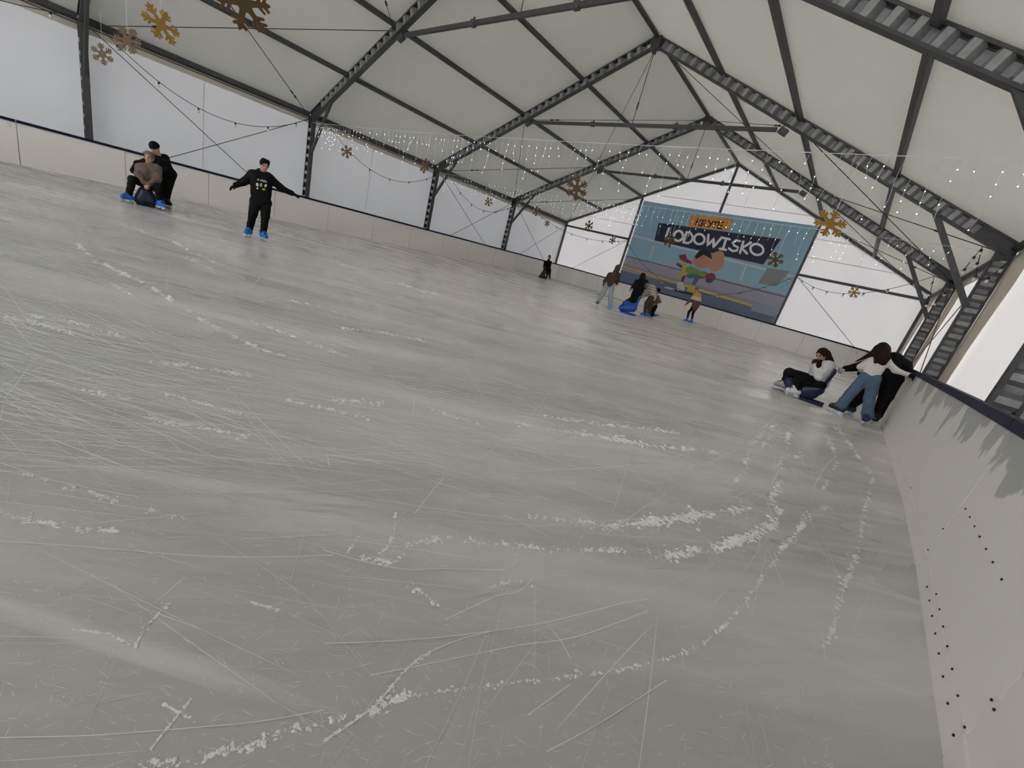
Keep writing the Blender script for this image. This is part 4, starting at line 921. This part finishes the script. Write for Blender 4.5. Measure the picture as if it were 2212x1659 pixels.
flakes = [  # pixel, plane y, diameter, yaw, roll, tilt, label
    (221, 117, -24.0, .46, -.5, .2, .1, 'small dark gold snowflake nearest the left post'), (275, 87, -24.0, .50, -.6, .6, .2, 'gold snowflake hanging second from the left post'),
    (348, 53, -24.0, .52, .5, .5, -.35, 'bright gold snowflake, large, third from the left post'), (527, 6, -24.0, .52, .25, .9, .1, 'dark gold snowflake cut off by the top of the picture'),
    (749, 328, -18.0, .46, -.4, .3, .1, 'dark snowflake on the light chain beside the left wall'), (918, 358, -18.0, .46, -.95, .15, .1, 'dark snowflake turned edge-on beside a left wall post'),
    (1246, 407, -18.0, .50, .1, .2, 0, 'large dark bronze snowflake hanging left of the banner'), (1793, 483, -18.0, .50, .45, .3, -.5, 'large shining gold snowflake at the banner upper right corner'),
    (1055, 436, -12.0, .42, -.2, .4, .1, 'small dark snowflake against the white left wall in mid hall'), (1159, 456, -12.0, .42, -.5, .2, .1, 'small dark snowflake just right of the third left post'),
    (1272, 488, -12.0, .44, -.7, .25, 0, 'small dark snowflake on the end wall left of the banner'), (1447, 520, -12.0, .46, .5, .35, -.1, 'dull gold snowflake over the first letters of the banner title'),
    (1675, 561, -12.0, .46, .2, .4, .1, 'dark bronze snowflake over the right part of the banner'), (1182, 483, -6.0, .40, -.6, .2, 0, 'tiny dark snowflake near the far left corner'),
    (1323, 519, -6.0, .42, -.6, .3, .1, 'tiny dark snowflake at the left edge of the banner'), (1845, 632, -6.0, .46, .5, .4, -.3, 'small light gold snowflake on the end wall right of the banner')]
for (u, v, y, D, yaw, roll, tilt, lab) in flakes:
    if 'bright' not in lab and 'shining' not in lab and 'light gold' not in lab: yaw += math.pi
    p = ony(u, v, y); o = link('snowflake', FM, None, None, tuple(p)); o.scale = (D / .5,) * 3
    dv = p[:2] - CAM[:2]; base = math.atan2(dv[1], dv[0]) - math.pi / 2
    o.rotation_euler = (Matrix.Rotation(base + yaw, 3, 'Z') @ Matrix.Rotation(tilt, 3, 'X') @ Matrix.Rotation(roll, 3, 'Y')).to_euler()
    tag(o, lab, 'snowflake', 'hanging gold snowflakes')
    ztop = 3.55 if y != -24.0 else 3.7
    Mi = (Matrix.Translation(p) @ o.rotation_euler.to_matrix().to_4x4() @ Matrix.Diagonal((D / .5,) * 3 + (1,))).inverted()
    t = MB().tube([Mi @ Vector((p[0], p[1], p[2] + D * .38)), Mi @ Vector((p[0], p[1], max(ztop, p[2] + .4)))], .004, 4); t.build('thread', M_WIRE, o)

# ------------------------------------------------------------------ light chains
sock = MB().tube([(0, 0, 0), (0, 0, -.02), (0, 0, -.065)], [.014, .026, .024], 8).mesh('socket'); sock.materials.append(M_DARK)
glb = MB().tube([(0, 0, -.06), (0, 0, -.075), (0, 0, -.10), (0, 0, -.125), (0, 0, -.14)], [.016, .028, .034, .026, .008], 8).mesh('bulb', True); glb.materials.append(M_GLASS)
def chain(path, label, nb):
    e = tag(empty('light_chain', tuple(path[0])), label, 'string lights', 'bulb chains around the hall'); o0 = path[0]
    MB().tube([p - o0 for p in path], .009, 5).build('cord', M_CORD, e)
    L = np.concatenate([[0], np.cumsum([np.linalg.norm(b - a) for a, b in zip(path[:-1], path[1:])])])
    for k in range(nb):
        s_ = L[-1] * (k + .5) / nb; i = min(np.searchsorted(L, s_) - 1, len(path) - 2); i = max(i, 0); f = (s_ - L[i]) / (L[i + 1] - L[i]); p = path[i] * (1 - f) + path[i + 1] * f - o0
        so_ = link('socket', sock, None, e, tuple(p)); link('bulb', glb, None, so_)
def sagp(a, b, sag, n=18): a = V(*a); b = V(*b); return [a + (b - a) * (i / n) - np.array([0, 0, 4 * sag * (i / n) * (1 - i / n)]) for i in range(n + 1)]
chain(sagp((-9.72, -29.8, 3.95), (-9.72, -24.1, 3.92), .5), 'light chain at the far left edge beyond the snowflake post', 6)
chain(sagp((-9.72, -23.75, 3.95), (-9.72, -18.2, 3.75), 1.10), 'light chain sagging on the left wall above the seated pair', 6)
chain(sagp((-9.72, -17.75, 4.05), (-9.72, -12.15, 3.55), 1.08), 'light chain sagging on the left wall right of the boy', 6)
chain(sagp((-9.72, -11.6, 4.08), (-9.72, -6.15, 3.62), 1.05), 'light chain on the left wall between second and third posts from the banner', 6)
chain(sagp((-9.68, -5.6, 4.05), (-4.93, -.07, 3.58), .78), 'light chain crossing the far left corner to the banner', 7)
chain([V(-4.92, -.06, 3.6)] + sagp((-4.9, -.26, 3.56), (4.92, -.26, 3.62), 2.08, 26) + [V(4.94, -.06, 3.64)], 'long light chain hanging across the front of the banner', 10)
chain(sagp((4.93, -.07, 3.58), (9.35, -6.05, 3.93), .72), 'light chain on the end wall right of the banner', 7)
chain([ony(u, v, -6.2) for u, v in ((2018, 597), (2014, 615), (2008, 636), (2004, 655), (2012, 662), (2030, 645), (2042, 632), (2055, 622))], 'short light chain looped round the far right corner', 5)
chain([ony(u, v, -12.25) for u, v in ((2076, 592), (2100, 560), (2123, 532), (2116, 556), (2110, 575), (2109, 596), (2118, 604), (2130, 602), (2150, 590), (2168, 574), (2180, 562))], 'light chain looped round the near right eave corner', 7)
def curtain(y, x0, x1, z0, z1, label, seed, npx):
    r = random.Random(seed); e = tag(empty('icicle_lights', (0, y, 0)), label, 'string lights')
    zf = lambda x: z0 + (z1 - z0) * (x - x0) / (x1 - x0) - .12 * (1 - ((2 * (x - x0) / (x1 - x0) - 1) ** 2))
    n = 40; MB().tube([(x0 + (x1 - x0) * i / n, 0, zf(x0 + (x1 - x0) * i / n)) for i in range(n + 1)], .005, 4).build('cord', M_WIRE, e)
    led = MB(); x = x0 + .5
    while x < x1 - .4:
        L = r.choice((.28, .45, .62, .8)); pts = []; ph = r.random() * 6
        for i in range(7):
            t = i / 6; pts.append((x + .035 * math.sin(5 * t + ph) * t, .03 * math.cos(4 * t + ph) * t, zf(x) - L * t))
        MB().tube(pts, .0028, 3).build('strand', M_WIRE, e)
        k = int(L / .13)
        for i in range(1, k + 1):
            if r.random() < .35: continue
            t = i / k; f = t * 6; a = min(int(f), 5); f -= a; p = np.array(pts[a]) * (1 - f) + np.array(pts[a + 1]) * f; s_ = .0075
            led.add([p + (s_, 0, 0), p - (s_, 0, 0), p + (0, s_, 0), p - (0, s_, 0), p + (0, 0, s_), p - (0, 0, s_)], [(0, 2, 4), (2, 1, 4), (1, 3, 4), (3, 0, 4), (2, 0, 5), (1, 2, 5), (3, 1, 5), (0, 3, 5)])
        x += r.uniform(.14, .24)
    tag(led.build('leds', M_LED, e), kind='stuff')
curtain(-18.13, -9.5, 9.5, 3.66, 3.66, 'nearer curtain of white icicle lights strung across the hall', 3, 0)
curtain(-12.13, -9.5, 9.5, 3.72, 3.78, 'farther curtain of white icicle lights crossing before the banner', 5, 0)

# ------------------------------------------------------------------ marks on the ice
TR = [  # pixel polyline, width px, flakes per 10 px
    ([(1135, 1118), (1200, 1122), (1262, 1127), (1300, 1138), (1345, 1134), (1400, 1130)], 16, 9), ([(1380, 1132), (1440, 1123), (1500, 1116), (1560, 1106), (1615, 1095)], 24, 22),
    ([(840, 1190), (900, 1172), (985, 1157)], 13, 8), ([(1010, 1165), (1070, 1175), (1150, 1182), (1200, 1186), (1340, 1190), (1400, 1192), (1440, 1200)], 14, 8), ([(1435, 1203), (1500, 1190), (1560, 1178), (1600, 1167), (1640, 1150), (1672, 1128)], 26, 22),
    ([(1660, 915), (1650, 932), (1620, 965), (1612, 1000), (1608, 1025), (1590, 1040), (1570, 1046)], 12, 12), ([(1675, 920), (1655, 955), (1635, 980)], 12, 12),
    ([(1705, 930), (1700, 960), (1690, 985), (1687, 1000), (1690, 1022), (1683, 1046), (1665, 1070), (1668, 1085), (1690, 1104), (1660, 1130)], 14, 14), ([(1690, 988), (1720, 988), (1745, 984)], 10, 12),
    ([(1800, 912), (1825, 945), (1850, 980), (1875, 1015), (1885, 1035)], 8, 10), ([(1885, 1035), (1878, 1060), (1872, 1090), (1862, 1125), (1858, 1160), (1848, 1200), (1838, 1230), (1825, 1262), (1810, 1300), (1805, 1340), (1790, 1380), (1780, 1402)], 13, 11),
    ([(1780, 935), (1795, 955), (1805, 985), (1810, 1000), (1800, 1020), (1778, 1056)], 10, 10), ([(1788, 1096), (1750, 1110), (1735, 1130), (1715, 1160), (1690, 1185)], 16, 16),
    ([(1690, 1185), (1675, 1210), (1655, 1236), (1630, 1270), (1608, 1306), (1575, 1340), (1545, 1370), (1500, 1400)], 10, 8), ([(1500, 1400), (1440, 1424), (1330, 1450), (1200, 1465), (1080, 1478), (980, 1490), (900, 1500)], 11, 5), ([(905, 1500), (860, 1508), (830, 1522), (798, 1544)], 16, 16),
    ([(300, 1650), (420, 1640), (500, 1620), (560, 1605), (640, 1575), (700, 1560), (740, 1550)], 22, 6), ([(1300, 945), (1340, 950), (1400, 962), (1500, 972), (1562, 981)], 12, 16), ([(1116, 914), (1180, 925), (1240, 936), (1330, 948), (1390, 960)], 10, 9),
    ([(1170, 896), (1250, 910), (1310, 918), (1400, 926), (1470, 938)], 8, 8), ([(925, 882), (1000, 905), (1052, 924)], 9, 9), ([(714, 864), (790, 868), (832, 876)], 10, 10), ([(735, 708), (830, 719), (930, 740)], 6, 8), ([(700, 755), (762, 770)], 7, 8),
    ([(170, 528), (203, 560), (253, 585), (325, 618), (390, 661), (434, 690), (506, 727), (564, 755), (615, 770)], 9, 12), ([(0, 683), (70, 695), (160, 721)], 11, 14), ([(58, 680), (160, 696), (275, 730)], 8, 8), ([(174, 839), (232, 853), (282, 868)], 11, 9),
    ([(322, 777), (434, 795), (542, 812)], 9, 10), ([(239, 611), (290, 642)], 6, 9), ([(542, 694), (615, 719), (687, 748), (752, 770)], 6, 9), ([(260, 484), (362, 517), (470, 571)], 6, 10), ([(401, 557), (467, 585)], 6, 9), ([(0, 1113), (79, 1127), (159, 1141), (250, 1146)], 15, 9),
    ([(40, 1020), (103, 1038)], 9, 10), ([(135, 1054), (199, 1064), (254, 1085)], 10, 10), ([(310, 1098), (360, 1112), (398, 1120)], 10, 10), ([(351, 1520), (421, 1558)], 5, 22), ([(413, 1510), (322, 1622)], 4, 20), ([(290, 1405), (302, 1377), (314, 1353), (365, 1306)], 8, 9),
    ([(155, 1360), (238, 1370), (280, 1392)], 5, 14), ([(532, 1298), (604, 1318)], 5, 16), ([(700, 1602), (805, 1530), (888, 1436), (931, 1409)], 6, 14), ([(340, 845), (470, 880), (560, 905)], 7, 6), ([(300, 900), (420, 920), (540, 945)], 9, 6), ([(600, 860), (740, 890), (800, 905)], 7, 7),
    ([(850, 610), (930, 632), (965, 640)], 5, 12), ([(590, 640), (700, 665), (760, 690)], 5, 6), ([(1050, 1270), (1120, 1255), (1160, 1270)], 6, 6), ([(880, 1265), (925, 1290), (945, 1310)], 12, 6), ([(855, 1105), (852, 1150), (835, 1185), (820, 1195)], 6, 12), ([(750, 1195), (770, 1165), (780, 1155)], 4, 10), ([(780, 1205), (850, 1215), (870, 1195)], 16, 10)]
sn = MB()
def add_flake(p, s_, r):
    a = r.uniform(0, 6.28); e = r.uniform(.5, 1.0); ca, sa = math.cos(a), math.sin(a); hgt = s_ * r.uniform(.25, .6)
    base = [(s_, 0), (.3 * s_, e * s_), (-.8 * s_, .6 * e * s_), (-s_, -.3 * e * s_), (0, -e * s_)]
    vs = [(p[0] + x * ca - y * sa, p[1] + x * sa + y * ca, 0.001) for x, y in base] + [(p[0], p[1], hgt)]
    sn.add(vs, [(0, 1, 5), (1, 2, 5), (2, 3, 5), (3, 4, 5), (4, 0, 5)])
r = random.Random(11)
def pscale(p): return max(.4, (np.array([p[0], p[1], 0]) - CAM) @ RC[2]) / FPX
for pts, w, dens in TR:
    seed = r.random() * 100; run = 0.0
    for a, b in zip(pts[:-1], pts[1:]):
        Lp = np.hypot(b[0] - a[0], b[1] - a[1]); n = int(Lp / 10 * dens * 2.1) + 1
        for _ in range(n):
            t = r.random(); q = (run + Lp * t) / max(6.0, w * .9) + seed
            cl = .5 + .28 * math.sin(q * 1.3) + .22 * math.sin(q * 3.1 + 1.7) + .18 * math.sin(q * .47 + .6)      # clumps along the track
            if r.random() > max(.22, cl): continue
            k_ = 2.2 if r.random() < .12 else 1.0
            u = a[0] + (b[0] - a[0]) * t + r.gauss(0, w * .25) * k_; v = a[1] + (b[1] - a[1]) * t + r.gauss(0, w * .22) * k_
            p = onz(u, v)
            if p[0] > 9.0: continue
            s_ = min(.05, pscale(p) * r.choice((.7, .9, 1.2, 1.7, 2.6, 4.0)) * (.6 + .6 * cl) * (.6 + w / 26) * (1.35 if v < 960 else 1.0)); add_flake(p, s_, r)
        run += Lp
for _ in range(7000):
    u = r.uniform(-40, 1950); v = r.uniform(560, 1659)
    if v < 480 + .28 * u - 60 or r.random() > 1.1 * math.exp(-max(0, v - 760) / 260): continue
    p = onz(u, v)
    if not (-9 < p[0] < 8.9 and -29 < p[1] < -1.2): continue
    add_flake(p, min(.04, pscale(p) * r.choice((.7, .9, 1.2, 1.8))), r)
tag(sn.build('snow_shavings', M_SNOW), 'white snow shavings scraped up along the skate tracks on the ice', 'snow', kind='stuff')
sc = [MB(), MB(), MB()]
for i in range(12000):
    u = r.uniform(-60, 2000); v = r.uniform(430, 1700)
    if v < 430 + .26 * u or r.random() > 1.15 * math.exp(-max(0, v - 800) / 170): continue
    p = onz(u, v)
    if not (-8.8 < p[0] < 8.8 and -29 < p[1] < -1.3): continue
    ang = math.radians(r.gauss(46, 16)) if r.random() < .92 else r.uniform(0, math.pi)
    if p[0] > 7.6 and r.random() < .6: ang = math.radians(r.gauss(95, 14))
    ps = pscale(p); L = min(5.0, math.exp(r.uniform(math.log(.25), math.log(3.0))) * (.18 + .17 * ps * FPX)); kap = r.gauss(0, .09); w = min(.018, ps * r.choice((.5, .7, .9, 1.3, 2.0)) * (.8 if v > 1020 else 1.15))
    n = 8; q = np.array([p[0], p[1]]); a = ang - kap * L / 2; q = q - np.array([math.cos(ang), math.sin(ang)]) * L / 2; vs = []; ok = True; zz = .0012 + .0016 * r.random()
    for k in range(n + 1):
        ww = w * (1 - .8 * abs(2 * k / n - 1) ** 3) / 2; nn = np.array([-math.sin(a), math.cos(a)]); vs += [(*(q + nn * ww), zz), (*(q - nn * ww), zz)]
        if not (-9.1 < q[0] < 8.95 and q[1] < -.95): ok = False
        q = q + np.array([math.cos(a), math.sin(a)]) * L / n; a += kap * L / n
    if not ok: continue
    sc[r.choice((0, 0, 0, 0, 1)) if v > 1020 else r.choice((0, 1, 1, 2, 2))].add(vs, [(2 * k, 2 * k + 1, 2 * k + 3, 2 * k + 2) for k in range(n)])
for i in range(2600):                                  # short nicks and flecks, also in the calmer foreground
    u = r.uniform(-40, 1980); v = r.uniform(760, 1690)
    if v < 430 + .26 * u: continue
    p = onz(u, v)
    if not (-8.8 < p[0] < 8.75 and -29 < p[1] < -1.3): continue
    ps = pscale(p); L = ps * r.uniform(8, 45); a = math.radians(r.gauss(46, 35)); w = ps * r.uniform(.4, 1.1); d = np.array([math.cos(a), math.sin(a)]); nn = np.array([-d[1], d[0]]); c = p[:2]
    sc[r.choice((0, 0, 1, 1, 2))].add([(*(c - d * L / 2), .003), (*(c + nn * w / 2), .003), (*(c + d * L / 2), .003), (*(c - nn * w / 2), .003)], [(0, 3, 2, 1)])
# a few long clear arcs read from the ice
ARC = [[(700, 1602), (805, 1530), (888, 1436), (931, 1409), (1000, 1380), (1065, 1364)], [(700, 1392), (860, 1385), (1000, 1372), (1180, 1345), (1340, 1305), (1400, 1295)], [(800, 1460), (1000, 1420), (1120, 1395), (1250, 1375), (1400, 1320)], [(1180, 1625), (1300, 1560), (1440, 1470)], [(0, 1595), (200, 1590), (400, 1575), (560, 1560), (700, 1535)],
       [(0, 1170), (150, 1180), (400, 1200), (560, 1205), (720, 1200)], [(870, 1020), (1000, 1060), (1085, 1090)], [(895, 1110), (935, 1060), (958, 1033)], [(700, 1190), (850, 1228), (960, 1230), (1095, 1232)], [(960, 1340), (1070, 1290), (1120, 1278), (1150, 1250)], [(1185, 1355), (1210, 1385), (1232, 1425)], [(1140, 1545), (1190, 1510), (1230, 1480)], [(20, 875), (130, 910), (270, 960), (380, 1000)], [(0, 1000), (120, 1040), (300, 1075)], [(225, 655), (350, 730)], [(435, 890), (500, 910), (600, 970), (700, 1010)], [(190, 800), (280, 775)], [(380, 470), (450, 500), (540, 560)]]
for pts in ARC:
    P3 = [onz(*q)[:2] for q in pts]; Q = []
    for i in range(len(P3) - 1):
        p0, p1, p2, p3 = P3[max(i - 1, 0)], P3[i], P3[i + 1], P3[min(i + 2, len(P3) - 1)]
        for k in range(6):
            t = k / 6; Q.append(.5 * (2 * p1 + (p2 - p0) * t + (2 * p0 - 5 * p1 + 4 * p2 - p3) * t * t + (3 * p1 - p0 - 3 * p2 + p3) * t ** 3))
    Q.append(P3[-1]); vs = []
    for k in range(len(Q)):
        d = nrm(Q[min(k + 1, len(Q) - 1)] - Q[max(k - 1, 0)]); nn = np.array([-d[1], d[0]]); ww = pscale(Q[k]) * .9; vs += [(*(Q[k] + nn * ww), .003), (*(Q[k] - nn * ww), .003)]
    sc[2].add(vs, [(2 * k, 2 * k + 1, 2 * k + 3, 2 * k + 2) for k in range(len(Q) - 1)])
allv = MB(); mi = []
for i, m_ in enumerate(sc): n0 = len(allv.f); allv.add(m_.v, m_.f); mi += [i] * (len(allv.f) - n0)
me = allv.mesh('skate_scratches')
for nm, c in (('scratch_faint', (.66, .655, .64)), ('scratch_mid', (.87, .865, .85)), ('scratch_clear', (.88, .88, .87))): me.materials.append(mat(nm, c, .65))
me.polygons.foreach_set('material_index', mi)
tag(link('skate_scratches', me), 'fine pale blade scratches criss-crossing the ice', 'scratches', kind='stuff')
